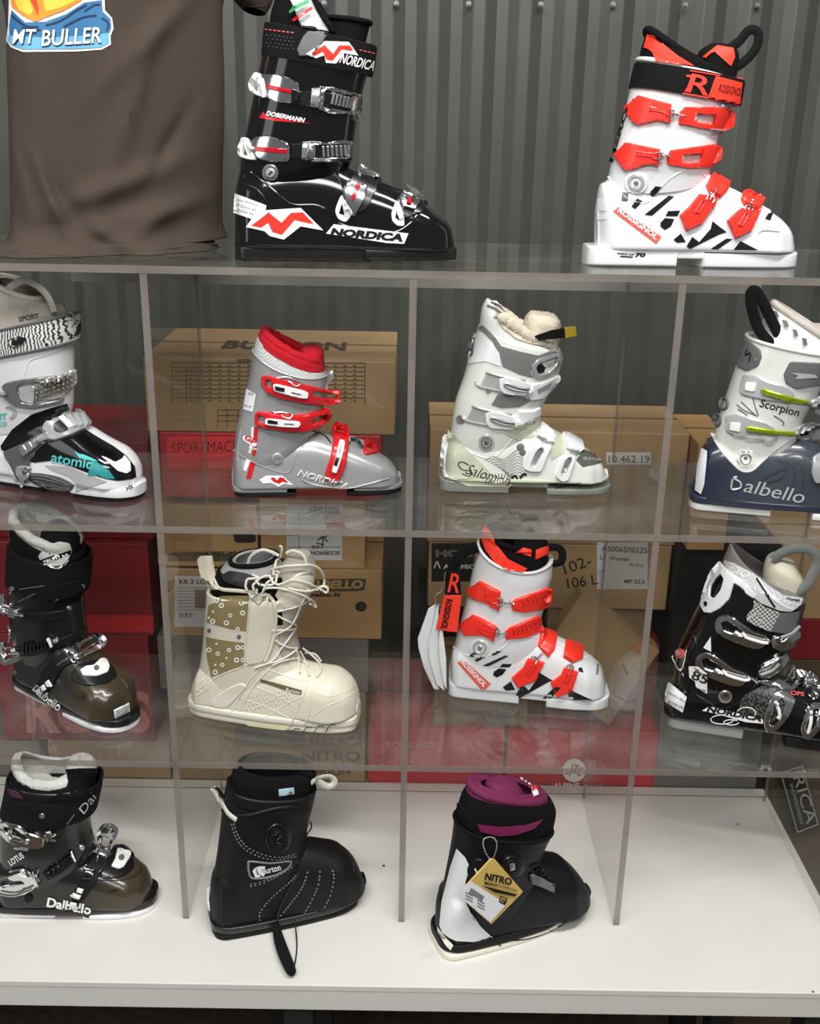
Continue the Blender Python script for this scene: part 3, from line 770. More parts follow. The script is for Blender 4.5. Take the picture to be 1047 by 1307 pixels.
# ladder buckles
def big_buckle(tri, lever, strap, yb, ang=0):
    pass
for tri, hole, lev, red, wht in (
    ([(133, 350), (158, 306), (172, 306), (182, 340), (198, 412), (165, 400), (142, 385)], [(147, 372), (162, 335), (176, 392)], [(185, 312), (250, 310), (335, 345), (338, 380), (330, 432), (262, 430), (200, 412), (180, 345)], [(195, 352), (318, 378), (310, 395), (198, 372)], 0),
    ([(90, 620), (108, 576), (120, 576), (135, 606), (158, 670), (120, 665), (92, 652)], [(102, 645), (112, 605), (132, 655)], [(150, 572), (210, 565), (298, 598), (296, 672), (215, 675), (165, 660), (140, 610)], [(152, 612), (285, 622), (285, 642), (152, 632)], 0)):
    lv = b.plate('buckle_lever', rnd(lev, .3), P_chr, .006)
    b.plate('buckle_arm', [rnd(tri, .25), hole], P_wht, .005, .001)
    b.plate('ruby_insert', red, P_dred, .004, 0, 14, lv)
for base, frame, hole in (
    ([(385, 368), (420, 366), (418, 446), (380, 444)], [(420, 360), (470, 362), (585, 392), (590, 470), (560, 505), (550, 478), (440, 470), (412, 450)], [(440, 376), (552, 398), (545, 462), (432, 446)]),
    ([(348, 592), (382, 590), (382, 668), (342, 666)], [(380, 588), (450, 590), (520, 582), (550, 590), (548, 655), (500, 675), (380, 675), (358, 665)], [(400, 605), (530, 598), (530, 655), (398, 660)])):
    st = b.plate('buckle_strap', [(300, base[0][1]+8), (590 if frame[1][1] < 500 else 552, base[0][1]+28 if frame[1][1] < 500 else base[0][1]), (590 if frame[1][1] < 500 else 548, base[2][1]+22 if frame[1][1] < 500 else base[2][1]), (300, base[2][1]-12)], P_black2, .004)
    b.plate('buckle_catch', base, P_alu, .004)
    lad = b.plate('buckle_ladder', [frame, hole], P_chr, .004)
    y0 = (hole[0][1]+hole[3][1])/2
    buckle_teeth(b, 'ladder_tooth', ((hole[0][0]+25, y0), (hole[1][0], (hole[1][1]+hole[2][1])/2), 46), 6, P_alu, .004, parent=lad)
pv = b.plate('pivot_disc', arc(214, 720, 34, 36), P_alu, .004); b.plate('pivot_screw', arc(214, 722, 19), P_silv2, .003, 0, 14, pv); b.decal('screw_slot', ribbon([(205, 730), (222, 714)], 5), P_ink, .001, parent=pv)
b.decal('red_streak', [(168, 492), (185, 466), (200, 488), (385, 514), (240, 506)], P_crim); b.text('lettering', 'DOBERMANN', (196, 482), (352, 512), 20, P_wht, .03, .0012, .2)
nlogo(b, [(112, 948), (160, 880), (340, 868), (435, 962), (340, 945), (270, 1000), (210, 985), (190, 965)], [[(135, 942), (190, 900), (205, 885), (260, 930), (300, 888), (350, 886), (395, 936), (315, 918), (262, 980), (222, 968), (205, 930), (175, 950)]])
b.decal('logo_backing', [(446, 975), (478, 936), (790, 975), (772, 1018), (700, 1014)], P_wht, .001); b.text('lettering', 'NORDICA', (462, 984), (766, 1010), 34, P_ink, .06, .0018, .25)
b.decal('price_sticker', [(68, 808), (198, 858), (182, 930), (60, 888)], P_paper, .0012)
for i, t_ in enumerate(('Nrs Andster', 'R Dave 60', '$399.99')): b.text('handwriting', t_, (78, 838+i*22), (165-i*12, 862+i*20), 11, P_grey, -.01, .0018)
# instep buckles
for arm, hole, lev, red, clip in (
    ([(482, 880), (510, 808), (532, 850), (560, 890), (530, 930), (496, 915)], [(500, 893), (512, 850), (525, 900)], [(520, 800), (540, 755), (620, 780), (605, 835), (560, 905), (530, 870)], [(548, 830), (575, 765), (590, 772), (560, 845)], [(575, 722), (600, 690), (658, 722), (645, 752), (590, 738)]),
    ([(718, 890), (740, 832), (765, 880), (776, 945), (745, 945), (722, 925)], [(735, 910), (742, 880), (755, 925)], [(750, 830), (770, 778), (848, 822), (838, 850), (815, 880), (770, 870)], [(780, 850), (790, 812), (808, 822), (800, 858)], [(758, 790), (772, 776), (850, 818), (842, 842), (800, 830), (765, 812)])):
    b.plate('instep_strap', [(arm[1][0], arm[1][1]-10), (clip[1][0]-10, clip[1][1]), (clip[2][0]+20, clip[2][1]+30), (lev[3][0]+10, lev[3][1]+40), (arm[4][0], arm[4][1]-20)], P_black2, .003)
    b.plate('buckle_lever', lev, P_chr, .006); b.plate('ruby_insert', red, P_dred, .003, .001, 14); b.plate('buckle_arm', [rnd(arm, .3), hole], P_wht, .005)
    b.plate('buckle_catch', clip, P_chr, .005, .002)
b.cord('shell_edge', [(95, 770), (150, 785), (190, 830), (170, 850)], .0016, P_black2)
b.cord('shell_overlap', [(90, 690), (200, 770), (300, 850), (420, 860), (520, 940), (700, 975), (800, 930), (850, 850)], .0018, P_black)
b.cord('tongue_seam', [(470, 690), (500, 740), (530, 820)], .0022, P_black); b.cord('tongue_seam', [(620, 740), (700, 775), (790, 810), (870, 855)], .0025, P_black)

# ============================================================ 2 and 9 white and red race boots
def rossi_marks(b, M):
    g = lambda L: [M(p) for p in L]
    for q_ in [g(q) for q in (
        [(185, 768), (215, 772), (208, 808), (182, 806)], [(330, 742), (362, 745), (318, 790), (300, 775)], [(250, 795), (275, 808), (242, 842), (226, 830)],
        [(388, 783), (412, 787), (315, 870), (282, 866)],
        [(385, 850), (438, 848), (426, 872), (374, 872)], [(352, 900), (372, 880), (412, 885), (398, 916), (372, 932), (352, 918)],
        [(408, 975), (440, 948), (462, 985), (425, 988)], [(578, 894), (640, 942), (612, 950), (480, 1015), (465, 1003), (490, 962), (520, 985), (570, 928)],
        [(638, 970), (666, 972), (602, 1016), (570, 1015)], [(700, 980), (776, 1020), (670, 1018)], [(820, 862), (843, 858), (829, 893), (806, 884)])]: b.decal('side_letter', q_, P_ink, .0009, 12)
    b.decal('brand_patch', g([(170, 832), (356, 962), (334, 993), (146, 852)]), P_redl, .001, 12)
    b.text('lettering', 'ROSSIGNOL', M((164, 852)), M((330, 976)), 24 if b.s > 3.3 else 20, P_wht, .035, .0018)
    b.text('lettering', 'WORLD CUP', M((160, 1038)), M((236, 1044)), 9, P_ink, .05, .0009, .3); b.text('lettering', '70', M((238, 1050)), M((284, 1050)), 18, P_ink, .05, .0009, .3)
    b.decal('underline', g([(176, 1044), (232, 1048), (230, 1053), (176, 1049)]), P_ink, .0009)
def rlever(b, pts, slot):
    lv = b.plate('buckle_lever', pts, P_red, .0075, 0, 12, chamfer=.003)
    b.cord('lever_slot', slot+[slot[0]], .0009, P_crim, .001, 1, parent=lv); return lv
def rwire(b, a, c, w=26):
    a = np.array(a, float); c = np.array(c, float); t = (c-a)/np.linalg.norm(c-a); n = np.array([-t[1], t[0]])
    b.cord('buckle_wire', [a, (a+c)/2, c], .0013, P_chr, .005)
    mb = MB_()
    for o in (-.5, .5):
        q = a+n*o*w; b.cord('x', [q-t*8, q+t*w*.35, a+t*w*.5], .0011, P_chr, .005, add=mb)
    mk('wire_bail', mb.v, mb.f, P_chr, b.root)

b = Boot('ski_boot', (740, 20, 3.410), (48, 1095), (924, 1105), Z1, .046, 'white ski boot with red buckles and black strap, on the top shelf')
b.loft('lower_shell', b.foot([(72, 830, .018), (88, 740, .032), (150, 700, .039), (250, 660, .042), (400, 640, .043), (520, 650, .043), (565, 690, .044), (640, 740, .046), (720, 785, .048), (800, 836, .048), (855, 872, .046), (895, 908, .042), (914, 936, .036), (922, 975, .030)], .022), P_white)
b.sole('heel_sole', 45, 432, 0, .028, P_white, .035, .039, None, .02, .002)
b.sole('toe_sole', 535, 926, 0, .022, P_white, .041, .033, .043, .002, .03)
b.sole('arch', 425, 545, .012, .026, P_white, .038, .040, None, 0, 0)
b.loft('cuff', [((120, 745), (560, 705), .044, 2.4, -.012), ((140, 650), (565, 650), .05, 2.4, -.005), ((160, 570), (585, 590), .053), ((190, 460), (600, 510), .054), ((215, 360), (640, 430), .055), ((240, 270), (668, 350), .056), ((258, 190), (680, 290), .054)], P_white, open_top=2.5)
b.rim('cuff_back_lip', b.last, 6, .0035, P_white, th0=PI*.75, th1=PI*1.25)
ps = [((220, 312), (690, 396), .0600, 2.4), ((232, 258), (700, 345), .0605, 2.4), ((245, 207), (708, 292), .0595, 2.4)]
b.loft('power_strap', ps, P_fab, open_top=1.5); st = b.last
fp = b.decal('red_panel', [(560, 350), (592, 262), (706, 292), (696, 392), (570, 366)], P_orange, .0012)
b.cord('panel_edge', [(480, 240), (706, 278)], .001, P_orange, .0012, 2); b.cord('panel_edge', [(448, 338), (560, 358)], .001, P_orange, .0012, 2)
b.text('logo', 'R', (462, 330), (560, 350), 82, P_orange, .01, .0015, .12); b.decal('logo_stroke', ribbon([(460, 330), (480, 300), (500, 270), (465, 262)], 9), P_orange, .0015)
b.text('lettering', 'ROSSIGNOL', (602, 330), (700, 350), 34, P_ink, .0, .002)
b.loft('liner', [((262, 230), (655, 300), .046), ((268, 160), (650, 260), .045), ((285, 100), (600, 230), .043, 2.2, -.004), ((296, 62), (530, 212), .036, 2.2, -.006)], P_blackf, open_top=2.5, wall=.007); ln = b.last
b.rim('liner_edge', ln, 3, .0055, P_blackf)
b.decal('red_panel', [(284, 140), (300, 82), (325, 84), (372, 130), (430, 176), (510, 226), (370, 205), (335, 200), (320, 160), (300, 145)], P_orange, .0025, 10)
b.loft('liner_tongue', [((500, 280), (668, 300), .034), ((512, 200), (680, 230), .035), ((530, 150), (685, 170), .032), ((575, 120), (668, 135), .022)], P_blackf)
b.decal('red_panel', [(540, 180), (600, 135), (665, 145), (672, 180), (655, 220), (590, 160), (575, 165), (555, 185)], P_orange, .0025, 10)
b.cord('pull_loop', [(650, 140), (690, 110), (728, 66), (765, 72), (768, 120), (740, 170), (690, 215), (648, 235)], .0065, P_fab, .008, flat=.012, flatten=.35, parent=b.root)
for pts, slot in (([(204, 402), (262, 348), (300, 358), (402, 385), (396, 468), (340, 458), (262, 478), (230, 460)], [(305, 398), (395, 412), (392, 432), (380, 436), (370, 422), (305, 412)]),
                  ([(154, 608), (206, 552), (250, 560), (352, 580), (345, 655), (300, 648), (240, 668), (200, 676)], [(250, 592), (340, 602), (338, 620), (325, 625), (315, 615), (250, 608)])): rlever(b, pts, slot)
for pts, hole, wa, wb in (([(435, 420), (458, 396), (640, 398), (668, 420), (664, 480), (620, 500), (540, 490), (430, 470)], [(505, 424), (586, 430), (580, 474), (498, 462)], (396, 425), (460, 437)),
                          ([(378, 618), (395, 585), (585, 558), (612, 572), (608, 620), (570, 655), (470, 662), (380, 645)], [(450, 602), (528, 598), (518, 640), (442, 640)], (340, 610), (395, 612))):
    sp = b.plate('buckle_strap', [pts, hole], P_red, .005); b.decal('strap_window', hole, mat('pale_pink_plastic', (.62, .45, .45), .3), .0012, parent=sp); rwire(b, wa, wb)
    b.cord('strap_groove', [(pts[3][0]-75, pts[3][1]+5), (pts[3][0]-80, pts[4][1]-5)], .0011, P_crim, .0008, 2, parent=sp)
b.plate('strap_end_tab', [(596, 380), (658, 385), (655, 402), (596, 400)], P_silv2, .002); b.plate('strap_end_tab', [(570, 492), (620, 495), (618, 515), (568, 518)], P_silv2, .002)
for lev, clip, wa, wb in (([(434, 868), (475, 830), (520, 775), (600, 790), (590, 822), (525, 908), (460, 935)], [(548, 740), (572, 692), (646, 730), (640, 762), (606, 795), (560, 772)], (565, 800), (590, 755)),
                          ([(640, 892), (665, 868), (700, 838), (788, 845), (745, 935), (675, 972)], [(700, 800), (705, 775), (722, 770), (798, 806), (790, 832), (770, 850), (712, 826)], (730, 848), (745, 810))):
    b.plate('buckle_clip', clip, P_red, .007, .001, chamfer=.002); rlever(b, lev, [((lev[1][0]+lev[3][0])/2-5, lev[3][1]+15), ((lev[1][0]+lev[3][0])/2+12, lev[3][1]+18), ((lev[1][0]+lev[3][0])/2-18, lev[3][1]+70), ((lev[1][0]+lev[3][0])/2-36, lev[3][1]+66)]); rwire(b, wa, wb, 30)
pv = b.plate('pivot_disc', arc(246, 728, 50, 52), P_wht, .003); b.plate('pivot_ring', [arc(246, 726, 38), arc(246, 726, 22)], P_silv2, .002, 0, 14, pv); b.plate('pivot_screw', arc(246, 730, 12), P_alu, .002, 0, 14, pv)
rossi_marks(b, lambda p: p)
b.cord('shell_overlap', [(122, 700), (170, 755), (215, 800), (300, 810), (380, 720), (470, 670), (550, 680)], .0016, P_white); b.cord('tongue_seam', [(530, 670), (560, 715), (640, 745), (720, 785), (830, 850)], .002, P_white)
b.cord('toe_crease', [(780, 945), (800, 932), (870, 938)], .0013, P_white, .0004)
b.decal('old_sticker', rnd([(80, 795), (110, 795), (125, 850), (85, 850)], .2), P_paper, .0008); b.decal('old_sticker', rnd([(76, 868), (122, 866), (122, 888), (76, 888)], .2), P_paper, .0008)
b.text('side_mark', 'HERO', (146, 640), (216, 400), 16, P_ink, .05, .0008)

H = None
def homog(src, dst):
    A = []
    for (x, y), (u, v) in zip(src, dst):
        A += [[x, y, 1, 0, 0, 0, -u*x, -u*y, -u], [0, 0, 0, x, y, 1, -v*x, -v*y, -v]]
    h = np.linalg.svd(np.array(A, float))[2][-1].reshape(3, 3)
    def f(p): q = h@np.array([p[0], p[1], 1.]); return (q[0]/q[2], q[1]/q[2])
    return f
HM = homog([(245, 728), (170, 832), (345, 978), (775, 1020), (830, 875), (412, 785)], [(325, 562), (255, 603), (402, 727), (732, 786), (762, 640), (450, 598)])
b = Boot('ski_boot', (510, 650, 3.173), (190, 775), (842, 832), Z3, .046, 'white ski boot with red buckles and a hanging red tag, on the third shelf')
b.loft('lower_shell', b.foot([(205, 610, .018), (218, 550, .032), (260, 510, .039), (330, 485, .042), (450, 480, .043), (550, 490, .043), (600, 505, .044), (690, 550, .046), (750, 590, .048), (800, 622, .046), (826, 652, .040), (836, 690, .034), (839, 730, .028)], .022), P_white)
b.sole('heel_sole', 190, 485, 0, .028, P_white, .035, .039, None, .02, .002)
b.sole('toe_sole', 590, 846, 0, .022, P_white, .041, .033, .043, .002, .03); b.sole('arch', 478, 598, .012, .026, P_white, .038, .040, None, 0, 0)
b.loft('cuff', [((215, 600), (600, 540), .044, 2.4, -.012), ((228, 520), (590, 500), .05, 2.4, -.004), ((250, 440), (575, 450), .053), ((275, 340), (590, 385), .054), ((292, 260), (608, 310), .056), ((308, 190), (620, 260), .057, 2.3, -.010), ((320, 130), (618, 205), .056, 2.3, -.017)], P_white, open_top=3, wall=.005)
b.rim('cuff_lip', b.last, 6, .003, P_white)
b.loft('liner', [((320, 220), (600, 290), .047), ((322, 150), (600, 235), .048, 2.3, -.006), ((330, 100), (588, 190), .046, 2.3, -.008), ((338, 60), (565, 145), .040, 2.3, -.008)], P_blackf, open_top=2.5, wall=.007); b.rim('liner_edge', b.last, 3, .005, P_blackf)
b.decal('red_panel', [(338, 120), (345, 60), (370, 100), (400, 150), (440, 200), (515, 238), (500, 258), (430, 246), (385, 210), (352, 162)], P_orange, .003, 9)
b.loft('liner_tongue', [((440, 250), (590, 270), .032), ((450, 180), (600, 200), .033), ((465, 130), (605, 150), .031), ((500, 112), (590, 122), .02)], P_blackf)
b.decal('red_panel', [(470, 172), (500, 158), (535, 165), (530, 192), (500, 182)], P_orange, .002, 9); b.decal('red_panel', [(552, 165), (608, 145), (600, 180), (550, 202)], P_orange, .002, 9)
b.cord('pull_loop', [(600, 150), (640, 148), (660, 170), (655, 205), (620, 215)], .007, P_fab, .008, flat=.0, flatten=.4)
for pts, slot in (([(278, 325), (330, 288), (350, 300), (412, 332), (405, 410), (355, 378), (300, 362)], [(350, 342), (402, 365), (400, 380), (380, 380), (348, 358)]),
                  ([(248, 465), (300, 425), (330, 438), (396, 474), (386, 531), (340, 508), (265, 510)], [(320, 480), (380, 498), (378, 512), (355, 508), (320, 492)])): rlever(b, pts, slot)
for pts, wa, wb, tx in (([(452, 378), (470, 362), (600, 318), (614, 322), (608, 380), (580, 402), (500, 415), (455, 405)], (405, 372), (465, 380), [(500, 395), (605, 365)]),
                    ([(425, 495), (445, 478), (560, 430), (572, 440), (568, 490), (520, 515), (430, 524)], (392, 495), (436, 500), [(460, 512), (560, 478)])):
    sp = b.plate('buckle_strap', pts, P_red, .005); rwire(b, wa, wb)
    for i in range(6):
        a = np.array(tx[0], float); c_ = np.array(tx[1], float); p = a+(c_-a)*i/6
        b.cord('strap_rib', [p, p+np.array([7, -14]), p+np.array([-2, -26])], .0012, P_crim, .0005, 2, parent=sp)
for lev, clip, wa, wb in (([(455, 680), (500, 640), (520, 602), (588, 618), (556, 690), (480, 720)], [(560, 555), (575, 480), (635, 510), (625, 570), (600, 600)], (548, 610), (580, 580)),
                          ([(612, 700), (655, 668), (666, 640), (724, 656), (700, 735), (640, 760)], [(662, 600), (672, 535), (740, 560), (736, 610), (700, 625)], (688, 645), (702, 612))):
    b.plate('buckle_clip', clip, P_red, .007, .001, chamfer=.002); rlever(b, lev, [(540, 632), (556, 636), (530, 672), (514, 666)] if lev[0][0] < 500 else [(684, 664), (698, 668), (680, 705), (666, 700)]); rwire(b, wa, wb, 26)
pv = b.plate('pivot_disc', arc(326, 562, 38, 38), P_wht, .003); b.plate('pivot_ring', [arc(326, 560, 30), arc(326, 560, 18)], P_silv2, .002, 0, 12, pv); b.plate('pivot_screw', arc(326, 562, 11), P_alu, .002, 0, 12, pv)
rossi_marks(b, HM)
b.text('lettering', 'RADICAL', (795, 668), (800, 625), -9, P_ink, .02)
b.cord('shell_overlap', [(216, 555), (270, 590), (340, 600), (420, 560), (470, 520), (560, 520)], .0015, P_white); b.cord('tongue_seam', [(570, 500), (660, 545), (760, 600)], .002, P_white)
# hanging strap with its tag, then the leaflets on a string
hs = b.cord('hanging_strap', [(318, 150), (270, 165), (235, 205), (215, 250), (212, 340), (200, 420), (190, 470)], .0105, P_fab, .004, flat=.03, flatten=.25)
b.plate('strap_patch', [(190, 250), (247, 248), (250, 345), (184, 345)], P_fab, .002, .002, flat=.044, hit=False)
b.plate('strap_tag', [(183, 344), (252, 345), (236, 496), (148, 482)], P_orange, .0025, .002, flat=.044, hit=False)
b.text('lettering', 'ROSSIGNOL', (192, 356), (168, 478), 26, P_ink, .03, .006, flat=.044); b.text('logo', 'R', (196, 330), (242, 335), 78, P_orange, .01, .006, .1, flat=.044)
bk = empty('leaflet_bundle', tuple(b.O+b.u*(-.03)+np.array([0, 0, .10])), 0, 'bundle of white care leaflets hanging on a string behind the white and red boot', 'leaflets')
for k_, (P_, y_) in enumerate((([(152, 380), (118, 400), (75, 520), (78, 560), (100, 640), (140, 725), (160, 728), (150, 640), (120, 545)], 0), ([(160, 378), (150, 395), (118, 545), (122, 600), (150, 700), (182, 730), (178, 640), (160, 545)], .006), ([(165, 380), (168, 400), (160, 545), (165, 610), (180, 700), (192, 722), (190, 600), (175, 470)], .012))):
    q = b.plate('leaflet', P_, P_paper, .0015, .002+.002*k_, 14, flat=.035+y_-.01, hit=False); mw = q.matrix_basis.copy()
    q.parent = None; me = q.data; M4 = Matrix.Rotation(b.phi, 4, 'Z'); M4.translation = Vector(b.O); me.transform(Matrix.Translation(-bk.location)@M4); q.parent = bk
q = b.cord('string', [(150, 385), (148, 355), (152, 340), (175, 320), (188, 250)], .001, P_alu, .006, flat=.04); q.parent = None; q.data.transform(Matrix.Translation(-bk.location)@M4); q.parent = bk
# ============================================================ 3 white and turquoise boot at the left edge
def bail(b, a, c, w, n=2, m=P_chr): rwire(b, a, c, w)
b = Boot('ski_boot', (0, 330, 3.733), (-100, 1080), (672, 1190), Z2, .047, 'white and glossy black ski boot with turquoise lettering, cut off by the left edge')
b.loft('lower_shell', b.foot([(-115, 800, .018), (-100, 720, .034), (-40, 690, .040), (60, 680, .043), (180, 690, .044), (270, 720, .044), (340, 765, .045), (410, 808, .046), (480, 856, .048), (545, 892, .048), (600, 935, .046), (635, 980, .040), (652, 1030, .030), (656, 1060, .024)], .020), P_white); 
b.sole('toe_sole', 330, 676, .006, .024, P_white, .044, .034, .045, 0, .03); b.sole('toe_tread', 340, 670, 0, .0055, P_rub, .042, .030, .043, 0, .03); b.sole('arch', 150, 345, .010, .026, P_white, .041, .043, None, 0, 0); b.sole('heel_sole', -95, 170, .006, .024, P_white, .036, .040, None, .02, 0); b.sole('heel_tread', -90, 190, 0, .0055, P_rub, .034, .038, None, .02, 0)
b.loft('cuff', [((-130, 800), (322, 745), .044, 2.4, -.012), ((-120, 700), (328, 690), .050, 2.4, -.006), ((-110, 600), (328, 600), .054), ((-98, 500), (328, 510), .056), ((-90, 400), (330, 410), .057), ((-85, 340), (330, 350), .055)], P_white, open_top=2.5)
b.loft('power_strap', [((-112, 480), (352, 392), .0610, 2.4), ((-108, 420), (356, 330), .0618, 2.4), ((-100, 360), (352, 262), .0605, 2.4)], pattern('zebra_webbing', 'wave', (.75, .75, .74), (.03, .03, .03), 60, .7, thr=.62, stretch=(1, 1, 2.8), width=.08), open_top=1.5)
b.rim('strap_edge', b.last, 2, .0022, P_grey); b.rim('strap_edge', b.last, 0, .0018, P_grey)
b.decal('emblem_disc', arc(70, 400, 32, 26), P_wht, .0015); b.decal('emblem_ring', [arc(70, 400, 30, 24), arc(70, 400, 24, 19)], P_ink, .002); b.decal('emblem_mark', [(60, 378), (82, 388), (90, 368), (130, 378), (104, 412), (96, 402), (80, 416), (56, 410)], P_ink, .0024)
P_liner = mat('beige_liner_fabric', (.50, .46, .40), .95, 0, 0, .9, 500, var=.08, vscale=40); P_linw = mat('pale_plush', (.62, .58, .52), .95, 0, 0, 1, 500)
b.loft('liner', [((-85, 420), (320, 350), .050), ((-85, 340), (315, 300), .049), ((-70, 240), (290, 262), .046), ((-40, 130), (240, 235), .040), ((-20, 85), (200, 190), .034)], P_liner, open_top=3, wall=.007); b.rim('liner_edge', b.last, 4, .005, P_linw)
b.loft('liner_tongue', [((40, 330), (300, 310), .040), ((60, 260), (290, 255), .038), ((80, 215), (270, 232), .034), ((110, 205), (240, 215), .024)], P_linw)
b.text('lettering', 'SPORT', (92, 302), (188, 284), 24, P_ink, .03, .001)
b.cord('pull_loop', [(10, 262), (15, 215), (50, 150), (105, 108), (150, 104), (210, 140), (250, 190), (272, 250)], .006, P_linw, .008, flat=.02, flatten=.4)
b.cord('strap_ring', [(325, 262), (345, 270), (352, 290)], .0015, P_alu, .003)
# big buckles
b.plate('buckle_strap', [(160, 590), (300, 556), (358, 528), (362, 585), (300, 660), (160, 680)], mat('clear_grey_strap', (.46, .44, .42), .2, 0, .3), .004)
fr = b.plate('buckle_frame', [rnd([(15, 605), (30, 590), (80, 578), (180, 566), (265, 556), (290, 566), (285, 582), (200, 590), (120, 592), (90, 600), (85, 640), (110, 682), (180, 690), (280, 668), (300, 656), (304, 668), (290, 682), (160, 710), (80, 700), (55, 685), (25, 660), (22, 640), (45, 630), (20, 622)], .15)], mat('pewter_plastic', (.24, .24, .235), .25, .5, .3), .007)
b.plate('buckle_lever', rnd([(98, 610), (170, 600), (165, 685), (120, 680), (98, 660)], .2), P_silv2, .006, .001); 
gem = mat('cut_glass', (.80, .78, .70), .08, .9)
for i in range(9):
    for j in range(3): 
        x, y = 178+i*19, 612+j*22-i*7
        b.plate('rhinestone', arc(x, y, 8.5, 9, n=6), gem, .004, .0045, 20, fr, chamfer=.003, hit=False)
b.plate('buckle_arm', [(-20, 640), (40, 636), (40, 646), (-20, 652)], P_alu, .004)
b.decal('panel_line', ribbon([(112, 570), (122, 530), (140, 485), (200, 465), (270, 440), (325, 408)], 6), P_wht, .0012)
TQ = mat('turquoise_print', (.10, .55, .55), .3); TQ2 = mat('dark_turquoise_print', (.03, .30, .30), .25)
b.text('lettering', 'IT', (2, 768), (36, 762), 28, TQ, .05, .001); b.text('lettering', '120', (2, 800), (34, 796), 24, TQ, .02, .001)
for r_ in (46, 38, 30): b.decal('ring_line', ribbon(arc(34, 738, r_, r_*.72, -100, 70, 10), 2.2), P_grey, .0009)
# glossy black upper and toe cap of the shell
b.decal('black_shell_panel', [(4, 892), (60, 812), (150, 742), (240, 712), (318, 690), (330, 720), (300, 730), (230, 800), (200, 870), (120, 960), (165, 972), (250, 962), (330, 985), (420, 1020), (500, 1048), (560, 1058), (630, 1050), (648, 1040), (640, 990), (600, 940), (540, 895), (470, 855), (400, 812), (360, 800), (330, 830), (240, 872), (190, 890), (150, 960), (110, 990), (60, 960), (30, 920), (8, 910)], P_black, .0012, 12)
b.decal('pale_toe_patch', rnd([(482, 942), (505, 950), (548, 972), (580, 955), (590, 938), (618, 972), (620, 1012), (600, 1024), (560, 1012), (520, 975)], .2), P_wht, .002)
b.decal('turquoise_splash', [(440, 960), (470, 975), (520, 1010), (548, 1048), (500, 1045), (470, 1030), (420, 1035), (430, 1000)], TQ2, .002, 10); b.decal('turquoise_splash', [(355, 915), (378, 930), (400, 935), (440, 952), (470, 968), (430, 962), (380, 948)], TQ, .002, 10)
b.text('lettering', 'atomic', (246, 966), (440, 1004), 44, TQ, .015, .0028)
b.plate('side_grip', [rnd([(130, 1020), (200, 1022), (290, 1040), (350, 1072), (352, 1095), (330, 1110), (250, 1108), (180, 1085), (130, 1052)], .3)], mat('mid_grey_rubber', (.10, .10, .10), .5), .002)
for i in range(5): b.cord('grip_groove', [(150+i*10, 1030+i*12), (230, 1040+i*13), (335, 1076+i*6)], .001, P_grey, .0022)
b.decal('silver_flare', [(215, 985), (330, 990), (420, 1030), (510, 1062), (360, 1112), (365, 1075), (330, 1040), (250, 1010)], P_silv2, .0012)
b.text('lettering', 'i-lx', (604, 1104), (636, 1092), 20, P_ink, .03, .001)
b.plate('buckle_strap', [(20, 920), (110, 880), (200, 830), (250, 850), (160, 930), (120, 1055), (90, 1062), (60, 1010)], mat('gunmetal_plastic', (.22, .22, .22), .25, .6, .3), .005)
for i in range(4): b.plate('strap_rung', rnd([(100+i*30, 895-i*14), (122+i*30, 880-i*14), (150+i*24, 920-i*18), (118+i*26, 940-i*18)], .25), P_alu, .004, .004)
bf = b.plate('buckle_frame', [rnd([(210, 800), (245, 765), (300, 742), (360, 732), (385, 738), (436, 800), (420, 815), (340, 850), (270, 872), (220, 868), (170, 888), (165, 868), (205, 845)], .2)], P_silv, .010)
b.decal('buckle_well', rnd([(250, 790), (290, 765), (330, 815), (290, 832), (262, 822)], .25), P_ink, .001, parent=bf)
for i in range(4): b.plate('white_slat', [(278+i*32, 762-i*7), (302+i*32, 752-i*6), (352+i*22, 802-i*3), (330+i*24, 814-i*3)], P_wht if i == 0 else P_silv2, .004, .001, 20, bf, hit=False)
b.plate('pivot_plate', rnd([(88, 985), (140, 985), (148, 1040), (110, 1060), (82, 1020)], .25), P_silv, .003, .004); b.decal('pivot_gem', [(100, 1000), (128, 992), (135, 1020), (112, 1034)], P_chr, .001)
b.decal('white_sweep', ribbon([(5, 930), (40, 985), (75, 1050), (110, 1085)], 16), P_wht, .0018)

# ============================================================ 4 silver-grey junior boot
b = Boot('ski_boot', (170, 340, 2.830), (365, 845), (965, 830), Z2, .044, 'silver ski boot with red fleece lining and red buckles, on the second shelf')
b.loft('lower_shell', b.foot([(358, 720, .018), (368, 670, .032), (410, 640, .037), (480, 620, .040), (540, 600, .041), (600, 592, .041), (650, 592, .042), (700, 606, .043), (760, 625, .044), (820, 648, .045), (880, 675, .044), (925, 698, .041), (952, 725, .035), (964, 762, .028)], .014, toe_w=.027), P_silv)
b.sole('heel_sole', 365, 590, 0, .008, P_rub, .032, .036, None, .02, .002); b.sole('toe_sole', 775, 968, 0, .008, P_rub, .038, .030, .039, .002, .03)
b.sole('heel_ledge', 358, 560, .008, .017, P_silv, .034, .037, None, .02, .002); b.sole('toe_ledge', 800, 970, .008, .016, P_silv, .038, .032, .040, 0, .03)
b.loft('cuff', [((360, 700), (600, 665), .038, 2.4, -.012), ((366, 640), (640, 605), .045, 2.4, -.012), ((376, 570), (684, 570), .048), ((398, 480), (690, 500), .050), ((420, 390), (695, 440), .051), ((432, 300), (702, 385), .050, 2.3, -.012)], P_silv, open_top=2.5, wall=.004)
b.rim('cuff_lip', b.last, 5, .0018, P_silv2)
b.plate('cuff_flap', rnd([(700, 382), (720, 380), (722, 400), (700, 425), (695, 450)], .25), P_silv, .003)
